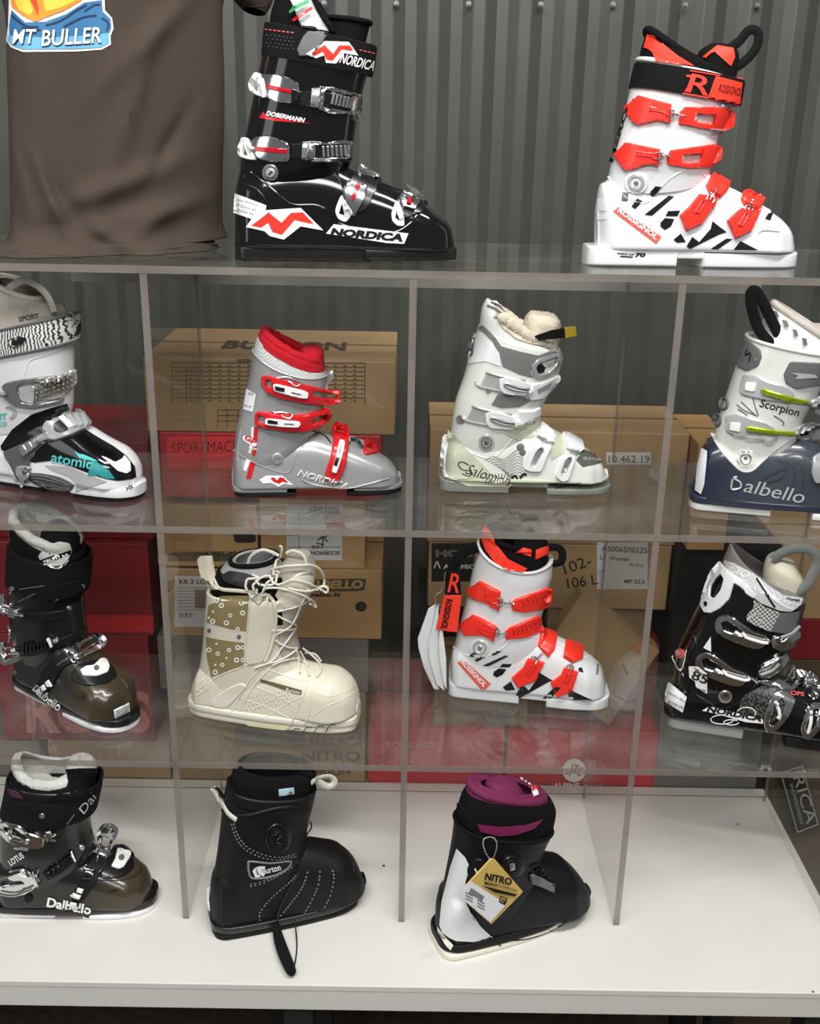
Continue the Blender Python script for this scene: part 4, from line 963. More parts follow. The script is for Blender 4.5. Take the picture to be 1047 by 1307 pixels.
b.loft('liner', [((436, 330), (695, 420), .047), ((438, 290), (697, 385), .047, 2.3, -.010), ((448, 255), (694, 368), .045, 2.3, -.008)], P_mesh, open_top=1.6, wall=.006)
b.loft('fleece_collar', [((449, 262), (694, 374), .0465, 2.3, -.008), ((455, 240), (690, 352), .047, 2.3, -.006), ((468, 228), (680, 338), .043, 2.3, -.004)], P_fleece, open_top=1.5, wall=.012, jit=.0006); b.rim('fleece_roll', b.last, 1.8, .007, P_fleece, fuzz=.0012, off=-.004)
b.loft('liner_tongue', [((590, 400), (690, 380), .028), ((596, 330), (690, 340), .030), ((606, 298), (688, 306), .027), ((630, 285), (676, 290), .014)], P_fleece, jit=.0007)
def gbuckle(b, outer, slots, ins):
    f = b.plate('buckle_frame', [outer]+slots, P_crim, .008, chamfer=.003)
    i = b.plate('buckle_insert', ins, P_wht, .004, .002, 12, f, hit=True)
    a = np.array(ins[0], float); c = np.array(ins[1], float)
    return f, i
f, i = gbuckle(b, rnd([(464, 398), (480, 392), (540, 408), (640, 430), (700, 446), (750, 446), (752, 462), (742, 470), (742, 492), (700, 500), (620, 494), (540, 478), (486, 458), (464, 430)], .2), [[(645, 448), (735, 462), (735, 480), (650, 470)], [(482, 405), (500, 412), (500, 440), (482, 430)]], rnd([(506, 426), (520, 424), (632, 452), (628, 476), (600, 474), (510, 450)], .25))
b.decal('insert_mark', [(512, 432), (548, 440), (546, 454), (514, 447)], P_ink, .001, parent=i); b.decal('insert_line', ribbon([(572, 455), (606, 463)], 3), P_ink, .001, parent=i)
b.cord('buckle_wire', [(520, 402), (560, 400), (606, 420), (590, 432), (560, 418)], .0013, P_alu, .002)
f, i = gbuckle(b, rnd([(440, 530), (452, 522), (520, 530), (600, 536), (670, 522), (704, 510), (708, 530), (700, 560), (640, 590), (580, 596), (480, 584), (440, 572)], .2), [[(636, 550), (690, 530), (690, 548), (640, 568)], [(452, 536), (474, 540), (474, 566), (452, 560)]], rnd([(478, 548), (600, 560), (604, 568), (596, 580), (540, 578), (478, 570)], .25))
b.decal('insert_mark', [(486, 555), (522, 559), (522, 570), (486, 567)], P_ink, .001, parent=i); b.decal('insert_line', ribbon([(545, 568), (580, 570)], 3), P_ink, .001, parent=i)
b.cord('buckle_wire', [(500, 530), (540, 526), (576, 540), (560, 548), (536, 540)], .0013, P_alu, .002)
f, i = gbuckle(b, rnd([(718, 580), (730, 570), (770, 580), (778, 600), (776, 660), (768, 720), (738, 784), (720, 786), (692, 772), (694, 740), (712, 690), (722, 630)], .2), [[(730, 588), (764, 592), (764, 612), (732, 606)]], rnd([(744, 628), (764, 636), (756, 680), (735, 748), (716, 742), (734, 680)], .25))
b.decal('insert_mark', [(735, 688), (746, 692), (736, 722), (726, 718)], P_ink, .001, parent=i); b.decal('insert_line', ribbon([(750, 650), (745, 675)], 3), P_ink, .001, parent=i)
b.plate('toe_loop', [rnd([(832, 632), (842, 626), (880, 658), (882, 676), (840, 684), (832, 674)], .25), rnd([(842, 640), (866, 660), (866, 668), (844, 672)], .25)], P_crim, .005)
pv = b.plate('pivot_disc', arc(521, 695, 21), P_silv2, .002); b.cord('pivot_ring', arc(521, 695, 14, n=12), .0008, P_silv, .002, 2, True); b.plate('pivot_screw', arc(521, 695, 6), P_silv, .002, 0, 10, pv)
b.decal('red_stripe', [(438, 580), (453, 584), (446, 660), (440, 686), (430, 680), (436, 640)], P_crim); b.decal('white_stripe', [(428, 580), (436, 580), (432, 650), (424, 676), (417, 672), (426, 630)], P_wht)
b.decal('badge', [rnd([(398, 614), (408, 608), (446, 630), (448, 645), (440, 652), (398, 628)], .3)], P_wht, .0012); b.text('lettering', 'GP', (402, 622), (440, 646), 20, P_crim, .04, .0018); b.text('lettering', 'GP', (418, 655), (448, 666), 8, P_wht, .02, .0018)
b.decal('red_stripe', [(424, 704), (442, 710), (426, 766), (408, 766)], P_crim, .001); b.decal('white_stripe', [(410, 694), (425, 700), (408, 740), (398, 734)], P_wht, .001)
nlogo(b, [(455, 770), (482, 754), (540, 756), (580, 790), (545, 785), (525, 795), (500, 782), (470, 784)], [[(496, 765), (508, 760), (520, 772), (530, 760), (545, 764), (562, 782), (540, 776), (528, 784), (510, 778)]], P_crim)
b.text('lettering', 'NORDICA', (592, 756), (775, 808), 26, P_wht, .03, .0012, .25); b.text('lettering', 'NORDICA', (596, 756), (777, 807), 20, P_silv, .0, .0018, .25)
b.decal('price_sticker', [(412, 442), (446, 462), (434, 526), (400, 516)], P_paper, .0015); b.text('handwriting', 'GR', (418, 462), (438, 468), 9, P_grey, 0, .002); b.text('handwriting', '$25.00', (404, 506), (428, 512), 8, P_grey, 0, .002)
b.cord('shell_overlap', [(360, 662), (400, 690), (460, 720), (540, 746), (570, 735), (590, 680), (640, 610)], .0016, P_silv); b.cord('shell_crease', [(610, 770), (660, 790), (770, 800), (840, 788), (925, 765)], .0015, P_silv, .0006)
b.cord('tongue_seam', [(640, 590), (690, 610), (716, 640)], .002, P_black2); b.plate('tongue_flap', rnd([(780, 612), (835, 628), (834, 655), (780, 640)], .2), P_silv, .003); b.cord('heel_crease', [(392, 590), (380, 650), (378, 700)], .0012, P_silv2, .0006)

# ============================================================ 5 white fleece-lined boot
b = Boot('ski_boot', (530, 340, 2.991), (98, 870), (742, 880), Z2, .045, 'white ski boot with cream fleece lining and clear sole, on the second shelf')
P_clear = mat('smoky_clear_plastic', (.42, .46, .40), .08, 0, .6, trans=.55, var=.1)
P_clearg = mat('greenish_clear_plastic', (.55, .58, .44), .15, 0, .5, var=.15, vscale=15)
b.loft('lower_shell', b.foot([(105, 770, .018), (112, 690, .032), (150, 640, .038), (230, 610, .041), (330, 590, .042), (430, 590, .043), (500, 610, .043), (560, 640, .044), (620, 672, .046), (670, 708, .045), (705, 735, .042), (722, 765, .036), (730, 800, .030)], .020), P_pearl)
b.sole('heel_sole', 92, 362, .0, .022, P_clear, .036, .040, None, .02, .002); b.sole('toe_sole', 500, 742, 0, .012, P_clear, .042, .033, .043, .002, .03); b.sole('midsole', 110, 735, .0225, .028, P_clearg, .038, .034, .047, .02, .03); b.sole('arch', 355, 510, .012, .0225, P_clear, .040, .041, None, 0, 0)
b.loft('cuff', [((132, 690), (440, 650), .040, 2.4, -.010), ((136, 620), (475, 590), .047, 2.4, -.006), ((152, 520), (480, 545), .050), ((182, 430), (505, 490), .052), ((205, 350), (540, 425), .053), ((230, 262), (560, 360), .053, 2.3, -.004), ((242, 225), (555, 315), .051, 2.3, -.006)], P_pearl, open_top=2.5)
b.loft('liner', [((238, 300), (545, 380), .049), ((245, 225), (545, 320), .049), ((255, 160), (520, 310), .045, 2.3, -.003), ((272, 125), (500, 290), .040, 2.3, -.002)], P_wht, open_top=2.4, wall=.008); ln = b.last
b.rim('fleece_roll', ln, 2.7, .0085, P_cream, th0=-PI*.72, th1=PI*.72, fuzz=.0014)
b.loft('fleece_tongue', [((400, 330), (540, 330), .030), ((408, 250), (552, 262), .034), ((420, 200), (555, 215), .033), ((440, 172), (535, 185), .022)], P_cream, jit=.0009)
b.decal('fleece_patch', [(316, 185), (345, 178), (395, 225), (440, 250), (515, 290), (515, 318), (455, 300), (385, 275), (335, 235)], P_cream, .003, 9)
b.decal('heel_mark', [ribbon([(278, 150), (310, 165), (340, 188)], 7), ribbon([(290, 140), (320, 152), (345, 178)], 5)], P_grey, .002)
P_dgm = pattern('grey_ribbed_mesh', 'lines', (.10, .10, .10), (.22, .22, .22), 130, .6)
b.decal('mesh_panel', [(236, 232), (262, 226), (300, 262), (330, 305), (400, 325), (470, 340), (520, 322), (545, 330), (505, 350), (455, 372), (440, 400), (450, 425), (400, 412), (335, 382), (322, 335), (295, 285), (260, 250)], P_dgm, .0012, 10)
b.decal('cuff_panel', [(228, 255), (250, 252), (290, 285), (322, 330), (330, 382), (270, 362), (205, 372), (205, 340)], P_white, .0016, 10)
b.plate('heel_grip', rnd([(210, 275), (235, 268), (225, 340), (204, 350)], .2), P_grey, .003)
b.plate('strap_buckle', [rnd([(440, 380), (465, 352), (560, 325), (556, 360), (520, 408), (468, 430), (450, 420)], .15), rnd([(458, 382), (475, 365), (540, 345), (530, 375), (505, 400), (470, 412)], .2)], P_silv, .006); b.decal('buckle_window', rnd([(462, 385), (478, 368), (498, 385), (490, 408), (470, 408)], .2), P_ink, .001); b.text('lettering', 's.Salomon', (500, 390), (550, 366), 16, P_ink, .0, .0012)
b.plate('strap_loop', [(455, 265), (520, 243), (570, 234), (570, 270), (520, 276), (475, 280)], P_fab, .004, .002, flat=.045, hit=False); b.plate('gold_tab', [(568, 232), (612, 228), (616, 264), (572, 272)], mat('gold_label', (.50, .36, .03), .35, .3), .005, .002, flat=.046, hit=False)
P_sil = mat('pale_silver_plastic', (.50, .50, .49), .25, .3, .3)
for o in ((0, 0), (-52, 130)):
    m_ = lambda L: [(x+o[0], y+o[1]) for x, y in L]
    b.cord('strap_rail', m_([(272, 402), (330, 418), (420, 432)]), .0022, P_sil, .002); b.cord('strap_rail', m_([(234, 438), (250, 458), (330, 475), (400, 485)]), .0022, P_sil, .002)
    b.decal('strap_base', m_([(275, 405), (345, 420), (400, 430), (400, 480), (330, 475), (250, 455)]), P_sil, .001)
    b.plate('buckle_frame', m_(rnd([(320, 430), (350, 420), (400, 432), (445, 448), (450, 470), (418, 492), (340, 485), (322, 465)], .2)), P_white, .006)
    b.cord('buckle_lever', m_([(445, 466), (400, 462), (350, 445), (345, 455), (380, 470), (440, 478)]), .002, P_alu, .002)
    b.plate('buckle_catch', m_([(430, 478), (445, 448), (500, 432), (545, 412), (548, 430), (515, 470), (480, 500), (440, 508), (430, 498)] if o[0] == 0 else [(430, 470), (445, 420), (500, 418), (525, 405), (528, 425), (510, 450), (470, 472), (432, 482)]), P_white, .006); b.decal('catch_window', m_([(465, 470), (525, 440), (510, 465), (470, 485)]), P_silv, .001)
b.decal('dark_mesh', [(292, 528), (318, 484), (420, 498), (440, 512), (400, 535), (330, 540)], P_dgm, .0012)
for x, y, r in ((279, 474, 10), (175, 584, 19), (272, 672, 31)):
    pv = b.plate('rivet', arc(x, y, r), P_sil, .002); b.cord('rivet_ring', arc(x, y, r*.62, n=10), .0009, P_grey, .001, 2, True, parent=pv)
    if r > 15: b.plate('rivet_core', arc(x, y, r*.3), P_grey, .0015, 0, 10, pv)
b.decal('clear_heel', [(128, 625), (148, 640), (200, 700), (262, 760), (300, 800), (370, 832), (360, 842), (200, 838), (120, 800), (108, 740)], P_clearg, .0012, 12); b.decal('clear_tongue', [(345, 640), (360, 610), (440, 600), (475, 598), (462, 650), (400, 665)], P_clearg, .0012); b.decal('clear_tongue', [(510, 690), (545, 640), (600, 660), (570, 710), (520, 740)], P_clearg, .0012)
b.plate('heel_spine', rnd([(110, 648), (122, 642), (130, 655), (118, 720), (116, 780), (128, 806), (112, 808), (100, 790), (100, 720)], .2), P_white, .003)
b.cord('cuff_edge', [(134, 640), (190, 700), (255, 728), (300, 730), (345, 690), (375, 655)], .0015, P_pearl)
for k_ in range(9): b.decal('wave_line', ribbon([(268+k_*10, 740+k_*5), (300+k_*8, 725+k_*10), (340+k_*4, 735+k_*8), (390, 700+k_*12), (412, 715+k_*11)], 2.2), P_grey, .0015)
for k_ in range(9): b.decal('grass_line', ribbon([(268+k_*11, 835), (272+k_*11, 810), (268+k_*13, 790)], 3), P_grey, .0015)
b.decal('leaf_mark', [ribbon([(368, 812), (380, 798), (392, 812)], 8), ribbon([(400, 808), (415, 792), (425, 798)], 9)], P_ink, .0015)
b.cord('script_flourish', [(205, 758), (180, 745), (165, 755), (180, 775), (215, 782), (205, 800), (180, 790)], .0011, P_ink, .001)
b.text('lettering', 'Salomon', (190, 790), (352, 838), 40, P_ink, -.005, .0015, .3); b.text('lettering', 'CUSTOM SHELL', (534, 852), (636, 832), 10, P_ink, .04, .001, .3)
b.plate('trefoil_mark', arc(402, 690, 15), P_grey, .001, hit=False); b.plate('trefoil_mark', arc(410, 710, 13), P_grey, .001, hit=False)
for L, hole, cat_ in (([(412, 770), (440, 690), (462, 655), (515, 672), (520, 690), (500, 730), (480, 782), (440, 782)], [(445, 752), (468, 695), (488, 700), (462, 758), (450, 762)], [(470, 602), (490, 610), (525, 640), (528, 680), (500, 672), (462, 650), (475, 625)]),
                      ([(535, 800), (560, 735), (575, 695), (612, 702), (610, 740), (585, 815), (560, 820)], [(560, 785), (580, 730), (598, 735), (575, 790)], [(555, 642), (580, 645), (630, 675), (640, 708), (620, 720), (575, 700), (570, 670)])):
    f = b.plate('buckle_lever', [rnd(L, .2), rnd(hole, .3)], P_white, .007); b.cord('lever_spring', [hole[0], hole[1], hole[2], hole[3]], .0014, P_alu, .003, 3, parent=f)
    b.plate('buckle_catch', [rnd(cat_, .2)], P_white, .007, .001); b.cord('catch_rod', [(cat_[4][0]-30, cat_[4][1]-25), (cat_[4][0], cat_[4][1]-12)], .0018, P_alu, .002)
b.decal('toe_window', [(615, 740), (640, 700), (680, 712), (712, 750), (680, 758), (640, 765)], mat('smoked_window', (.10, .11, .09), .1, 0, .5), .0012); b.text('lettering', 'CUSTOM', (640, 738), (704, 746), 10, P_silv2, .02, .002)

# ============================================================ 6 white and blue-grey boot at the right edge
b = Boot('ski_boot', (850, 340, 3.629), (112, 1140), (900, 1200), Z2, .048, 'white and smoky blue ski boot with lime green bails, at the right edge')
P_navy = gradient('smoky_navy_plastic', (.012, .016, .04), (.018, .022, .034), 'X', -.0, .30, .25, .5, mid=(.40, (.05, .06, .075)))
b.loft('lower_shell', b.foot([(118, 1010, .018), (140, 930, .034), (165, 850, .040), (205, 800, .043), (300, 770, .045), (450, 770, .046), (600, 780, .046), (680, 810, .047), (760, 860, .049), (840, 920, .050), (900, 980, .047), (935, 1040, .040), (950, 1080, .030)], .020), P_navy)
b.sole('heel_sole', 114, 492, 0, .013, P_pearl, .037, .041, None, .02, .002); b.sole('toe_sole', 674, 960, 0, .013, P_pearl, .044, .034, .045, .002, .03); b.sole('midsole', 112, 955, .0132, .026, mat('navy_plastic', (.02, .025, .05), .3, 0, .4), .0385, .036, .048, .02, .03)
b.loft('cuff', [((212, 890), (560, 870), .036, 2.4, -.014), ((222, 800), (610, 790), .044, 2.4, -.012), ((240, 720), (640, 700), .051), ((280, 600), (690, 610), .054), ((320, 480), (740, 520), .056), ((350, 390), (770, 440), .056), ((376, 320), (770, 400), .054)], P_pearl, open_top=2.5)
b.rim('cuff_lip', b.last, 6, .003, P_pearl)
b.loft('liner', [((395, 400), (760, 440), .049), ((430, 310), (765, 400), .048), ((478, 190), (780, 380), .044, 2.3, -.004), ((500, 170), (790, 360), .038)], P_wht, open_top=2.4, wall=.007); b.rim('liner_edge', b.last, 3, .006, P_linw)
b.loft('liner_tongue', [((600, 420), (800, 420), .035), ((610, 320), (820, 330), .036), ((630, 272), (810, 285), .030)], mat('pale_pink_fabric', (.62, .52, .50), .9, 0, 0, .6, 500))
b.decal('ink_splatter', [[(500+i*42, 210+i*40), (520+i*42, 215+i*40), (532+i*40, 238+i*42), (515+i*40, 240+i*42)] for i in range(4)], P_grey, .006, 10)
b.cord('pull_loop', [(520, 378), (470, 340), (425, 280), (398, 190), (392, 125), (412, 110), (440, 150), (480, 230), (520, 310), (552, 378)], .0085, P_fab, .006, flat=.03, flatten=.45, n=10)
b.plate('heel_grip', rnd([(368, 345), (380, 340), (440, 385), (446, 420), (430, 462), (378, 486), (330, 462)], .15), P_grey, .003); b.plate('grip_rivet', arc(415, 432, 9), P_alu, .002)
b.cord('grip_line', [(380, 380), (372, 410), (395, 400), (388, 440)], .0012, P_ink, .001)
b.plate('strap_pad', rnd([(545, 500), (575, 440), (700, 446), (760, 450), (760, 545), (700, 548), (605, 566), (555, 540)], .15), P_grey, .004); b.decal('pad_mark', [(580, 492), (690, 500), (705, 515), (600, 522), (612, 505)], P_silv2, .001)
P_lime = mat('lime_metal', (.38, .50, .015), .22, .6, .4)
for L, win, sp_, rod, bl in (([(348, 560), (362, 500), (420, 505), (480, 535), (560, 555), (600, 590), (560, 630), (470, 618), (380, 598), (350, 585)], [(372, 535), (420, 540), (414, 582), (368, 575)], [(440, 568), (455, 565), (590, 605), (660, 622), (668, 638), (580, 628), (450, 590)], None, [(670, 625), (700, 600), (760, 600), (760, 690), (690, 680), (665, 650)]),
                         ([(282, 690), (330, 682), (390, 700), (450, 715), (500, 740), (515, 790), (490, 812), (420, 800), (330, 785), (284, 760)], [(300, 722), (348, 726), (344, 768), (298, 758)], [(372, 742), (392, 738), (510, 758), (600, 764), (604, 780), (510, 776), (380, 762)], None, [(600, 755), (630, 730), (700, 720), (760, 730), (750, 790), (650, 810), (600, 800)])):
    b.plate('buckle_base', rnd(L, .2), P_silv2, .005); b.plate('base_window', rnd(win, .2), P_wht, .002, .001, hit=False); b.plate('lime_rod', sp_, P_lime, .004, .001); b.plate('buckle_catch', rnd(bl, .2), P_silv, .005); b.decal('catch_hole', arc(bl[0][0]+45, bl[0][1]+20, 14, 8), P_ink, .001)
b.text('lettering', 'Scorpion', (428, 660), (608, 706), 50, P_ink, .01, .001, .1)
for a_ in ([(330, 640), (370, 670), (420, 690)], [(350, 625), (390, 665), (425, 695)], [(405, 610), (415, 650), (430, 690)], [(335, 660), (380, 690)], [(285, 790), (312, 800), (308, 825)], [(360, 835), (400, 830), (430, 842)], [(372, 795), (385, 830)], [(500, 690), (545, 720), (540, 735)]): b.decal('ink_scratch', ribbon(a_, 5), P_grey, .0009)
for x, y in ((272, 636), (240, 712)): b.plate('spine_ring', [arc(x, y, 22, 32), arc(x, y, 13, 20)], P_grey, .003)
pv = b.plate('pivot_disc', arc(370, 890, 42, 40), P_silv, .003); b.cord('pivot_spiral', arc(370, 890, 24, n=12), .0016, P_alu, .001, 2, True, parent=pv); b.plate('pivot_core', arc(370, 888, 10), P_grey, .002, hit=False)
b.cord('cuff_edge', [(210, 770), (250, 840), (300, 900), (350, 945), (400, 945), (450, 900), (520, 840), (580, 800), (640, 790)], .0022, P_pearl)
b.decal('lower_cuff', [(212, 775), (300, 780), (450, 785), (580, 795), (520, 842), (450, 900), (400, 945), (350, 945), (300, 900), (250, 840)], P_pearl, .0012, 14)
b.root.children[-1].name  # lower tongue of the cuff lies over the shell
b.cord('script_lettering', [(310, 985), (305, 1030), (345, 1025), (345, 1000), (315, 980), (330, 975)], .0016, P_silv2, .001); b.text('script_lettering', 'albello', (356, 1042), (632, 1098), 62, P_silv2, .0, .0012, .25)
b.decal('price_sticker', [(168, 842), (197, 856), (180, 1010), (166, 1055), (138, 1035), (150, 920)], P_paper, .0015)
for a_ in ([(510, 890), (560, 920), (540, 980), (470, 1000)], [(560, 900), (600, 940), (590, 1020)], [(620, 900), (640, 960), (630, 1060)], [(545, 880), (620, 870), (650, 900)], [(440, 990), (520, 950), (570, 930)]): b.decal('ink_scratch', ribbon(a_, 9), mat('dark_smoke_print', (.035, .04, .045), .4), .0009)
b.plate('instep_lever', rnd([(672, 960), (680, 880), (720, 860), (760, 900), (740, 1000), (690, 1005)], .2), P_silv, .006)
# ============================================================ 7 and 11 the two black boots at the left
P_lined = mat('grey_white_fleece', (.55, .55, .52), .95, 0, 0, 1, 500, var=.15, vscale=60)
P_smoke = gradient('smoky_toe_plastic', (.007, .007, .0075), (.012, .011, .008), 'X', .0, .30, .3, .35, mid=(.80, (.055, .042, .022)), mid2=(.5, (.010, .009, .008)))
def dalbello_body(b, k=1.0, dx=0.0, dz=1.0):
    """k scales along the foot, dx pushes the cuff forward, dz scales heights"""
    b.loft('lower_shell', b.footm([(u*k, v*dz, w_) for u, v, w_ in ((.0, .07, .030), (.012, .12, .038), (.05, .145, .042), (.10, .150, .044), (.14, .145, .046), (.17, .128, .047), (.20, .110, .049), (.23, .094, .050), (.255, .081, .050), (.275, .068, .046), (.288, .052, .037))], .020), P_smoke)
    b.sole('heel_sole', [-.004, 0], [.115*k, 0], 0, .010, P_white, .037, .041, None, .02, .002); b.sole('toe_sole', [.165*k, 0], [.297*k, 0], 0, .010, P_white, .046, .036, .048, .002, .035)
    b.sole('sole_ledge', [-.006, .01], [.299*k, .01], .0102, .024, P_black2, .037, .036, .049, .02, .035)
    g = lambda r: ([r[0][0]+dx, r[0][1]*dz], [r[1][0]+dx, r[1][1]*dz], *r[2:])
    b.loft('cuff', [g(r) for r in (([.004, .07], [.165, .105], .044, 2.4, -.012), ([.0, .12], [.162, .138], .050, 2.4, -.006), ([.006, .18], [.158, .19], .054), ([.018, .235], [.164, .24], .056), ([.028, .275], [.172, .275], .057), ([.034, .300], [.176, .290], .056))], P_black2, open_top=2.5, wall=.005)
    b.loft('power_strap', [g(r) for r in (([.010, .225], [.174, .225], .0600), ([.020, .262], [.182, .258], .0612), ([.028, .298], [.188, .290], .0598))], P_fab, open_top=1.5)
    return g
b = Boot('ski_boot', (0, 660, 4.355), (38, 963), (590, 1222), Z3, .046, 'black fleece-lined ski boot with smoky toe, standing on the third shelf')
g = dalbello_body(b, .96, 0)
b.loft('liner', [([.036, .27], [.174, .262], .052), ([.034, .325], [.178, .292], .052), ([.036, .345], [.176, .300], .050)], P_blackf, open_top=1.8, wall=.006)
b.loft('fleece_lining', [([.042, .26], [.165, .26], .045), ([.040, .345], [.170, .303], .047), ([.040, .358], [.168, .312], .046)], P_lined, open_top=1.9, wall=.012)
b.rim('fleece_roll', b.last, 2, .0085, P_lined, fuzz=.001, off=-.004)
b.loft('liner_tongue', [([.105, .27], [.168, .26], .030), ([.108, .325], [.174, .300], .032), ([.118, .348], [.174, .322], .026), ([.13, .356], [.168, .336], .014)], P_blackf)
b.decal('tongue_badge', rnd([(215, 215), (262, 160), (330, 135), (385, 145), (400, 190), (375, 240), (325, 280), (262, 268), (225, 240)], .2), P_lined, .0015); b.decal('badge_band', [(222, 238), (396, 180), (388, 212), (240, 262)], P_blackf, .0022); b.text('lettering', 'TRUFIT 2.0', (248, 258), (378, 214), 18, P_wht, .03, .003)
b.decal('badge_line', ribbon([(245, 262), (325, 282), (378, 240)], 3), P_wht, .0026)
b.text('lettering', 'Dalbello', (300, 472), (470, 398), 44, P_silv2, .0, .0012, .25)
for x, y in ((66, 398), (383, 504)): b.plate('rivet', arc(x, y, 14, 13, n=12), P_alu, .002)
b.decal('stitching', [ribbon([(110+i*14, 400-i*2), (120+i*14, 398-i*2)], 3) for i in range(10)], P_silv2, .001); b.decal('stitching', [ribbon([(105+i*12, 470-i*6), (112+i*12, 466-i*6)], 3) for i in range(8)], P_silv2, .001)
b.plate('patch_flap', rnd([(262, 388), (440, 350), (470, 400), (440, 470), (265, 520)], .1), P_fab, .0015, hit=False)
# ratchet straps of the middle left boot
b.plate('ladder_strap', [(120, 520), (250, 530), (360, 512), (362, 560), (250, 575), (120, 560)], P_rub, .004); b.plate('ladder_strap', [(110, 722), (200, 700), (360, 662), (478, 610), (480, 640), (360, 705), (200, 765), (120, 770)], P_rub, .005)
for i in range(7): b.plate('strap_rung', [(140+i*20, 715-i*5), (148+i*20, 713-i*5), (150+i*20, 752-i*6), (142+i*20, 754-i*6)], P_black, .003, .005, 20, hit=False)
def chrome_buckle(b, pts, hole, rods=()):
    f = b.plate('buckle_frame', [rnd(pts, .2)]+([rnd(hole, .2)] if hole else []), P_chr, .007, .001)
    for r_ in rods: b.cord('buckle_rod', r_, .0022, P_chr, .004, parent=f)
    return f
b.cord('buckle_rod', [(0, 440), (25, 480), (60, 520), (105, 535), (145, 540)], .0030, P_chr, .004); chrome_buckle(b, [(0, 420), (20, 430), (30, 480), (80, 492), (105, 520), (100, 555), (60, 550), (10, 520), (0, 500)], [(15, 480), (60, 500), (80, 530), (40, 525)])
chrome_buckle(b, [(0, 680), (30, 690), (40, 720), (95, 710), (112, 750), (118, 790), (90, 810), (40, 822), (10, 790), (0, 760)], [(20, 735), (80, 730), (95, 770), (45, 790)], [[(0, 690), (20, 740), (35, 800)], [(60, 755), (115, 750)]])
b.plate('white_keeper', [(268, 668), (278, 664), (298, 712), (288, 718)], P_wht, .004, .005, hit=False); b.plate('rivet', arc(312, 682, 15, 14, n=12), P_alu, .003, .004)
b.cord('buckle_rod', [(50, 600), (62, 640), (55, 690)], .0025, P_chr, .002)
chrome_buckle(b, [(375, 745), (430, 700), (500, 660), (550, 660), (588, 700), (560, 745), (500, 765), (430, 805), (415, 800), (395, 770)], [(440, 730), (500, 685), (545, 690), (550, 712), (510, 735), (450, 765)], [[(375, 742), (425, 808)], [(330, 820), (380, 790), (430, 770), (520, 710)]])
b.plate('instep_strap', [(215, 925), (240, 860), (300, 790), (375, 745), (420, 800), (350, 840), (300, 930), (268, 975)], P_rub, .005)
for (x, y) in ((212, 958), (240, 936), (266, 910)): b.plate('white_rung', [(x, y), (x+14, y-10), (x+26, y+18), (x+12, y+28)], P_wht, .002, .005, 20, hit=False)
b.plate('tongue_cap', rnd([(390, 880), (440, 815), (560, 790), (630, 830), (655, 885), (600, 925), (490, 942), (410, 920)], .25), P_black2, .003)
b.plate('white_cap_plate', rnd([(445, 850), (480, 828), (520, 825), (560, 785), (592, 790), (610, 830), (600, 862), (540, 885), (460, 882)], .2), P_wht, .003); b.plate('cap_screw', arc(536, 838, 15, 14, n=12), P_grey, .002, .001)
b.decal('dirt_scratch', [ribbon([(390+i*16, 990+i*4), (440+i*12, 1000-i*3)], 3) for i in range(4)]+[ribbon([(430, 1025), (470, 970)], 3), ribbon([(450, 1025), (485, 985)], 3)], P_ink, .0009)
b.text('lettering', 'Dalbello', (180, 965), (325, 1078), 46, P_wht, .0, .002); b.plate('paper_label', [(632, 1072), (718, 1030), (722, 1080), (640, 1120)], P_paper, .0008, hit=False); b.decal('label_print', [[(640, 1078+i*13), (712, 1044+i*13), (712, 1049+i*13), (640, 1083+i*13)] for i in range(3)], P_grey, .0022)
b.plate('pivot_screw', arc(82, 865, 13), P_grey, .003); b.cord('shell_seam', [(660, 880), (700, 930), (715, 960)], .0012, P_ink); b.cord('tongue_edge', [(270, 770), (360, 700), (470, 660)], .002, P_black2)

b = Boot('ski_boot', (0, 900, 4.084), (-35, 1130), (770, 1112), 0, .046, 'black fleece-lined ski boot with smoky toe, standing on the white counter')
g = dalbello_body(b, .93, .012, .90)
b.loft('liner', [g(([.036, .27], [.172, .27], .051)), g(([.036, .31], [.176, .300], .051, 2.3, -.016)), g(([.045, .330], [.172, .318], .048, 2.3, -.026))], P_blackf, open_top=1.8, wall=.008)
b.loft('fleece_lining', [g(([.042, .24], [.160, .24], .044)), g(([.040, .315], [.165, .300], .046, 2.3, -.014)), g(([.040, .338], [.164, .325], .044, 2.3, -.024)), g(([.048, .342], [.155, .332], .038, 2.3, -.026))], P_lined, open_top=2.4, wall=.007, jit=.0007)
b.loft('fleece_flap', [g(([.125, .26], [.170, .26], .028)), g(([.128, .315], [.178, .308], .032)), g(([.135, .332], [.172, .328], .022))], P_lined, jit=.0006)
b.decal('tongue_wedge', [(345, 335), (400, 330), (500, 330), (520, 380), (480, 470), (380, 500), (240, 500), (340, 440), (355, 400)], P_blackf, .0015, 10)
b.plate('patch_flap', rnd([(20, 500), (180, 565), (165, 660), (340, 640), (345, 530), (250, 520)], .05), P_fab, .0015, hit=False)
b.text('lettering', 'Dal', (436, 568), (500, 482), 40, P_silv2, 0, .0015, .2); b.plate('rivet', arc(220, 576, 17, 15, n=12), P_alu, .002)
b.decal('stitching', [ribbon([(285+i*8, 590-i*11), (289+i*8, 582-i*11)], 3) for i in range(5)], P_silv2, .001); b.decal('stitching', [ribbon([(350+i*8, 620-i*11), (354+i*8, 612-i*11)], 3) for i in range(5)], P_silv2, .001); b.decal('plum_patch', rnd([(35, 430), (100, 455), (130, 490), (60, 480)], .3), mat('plum_fabric', (.05, .008, .03), .8), .001)
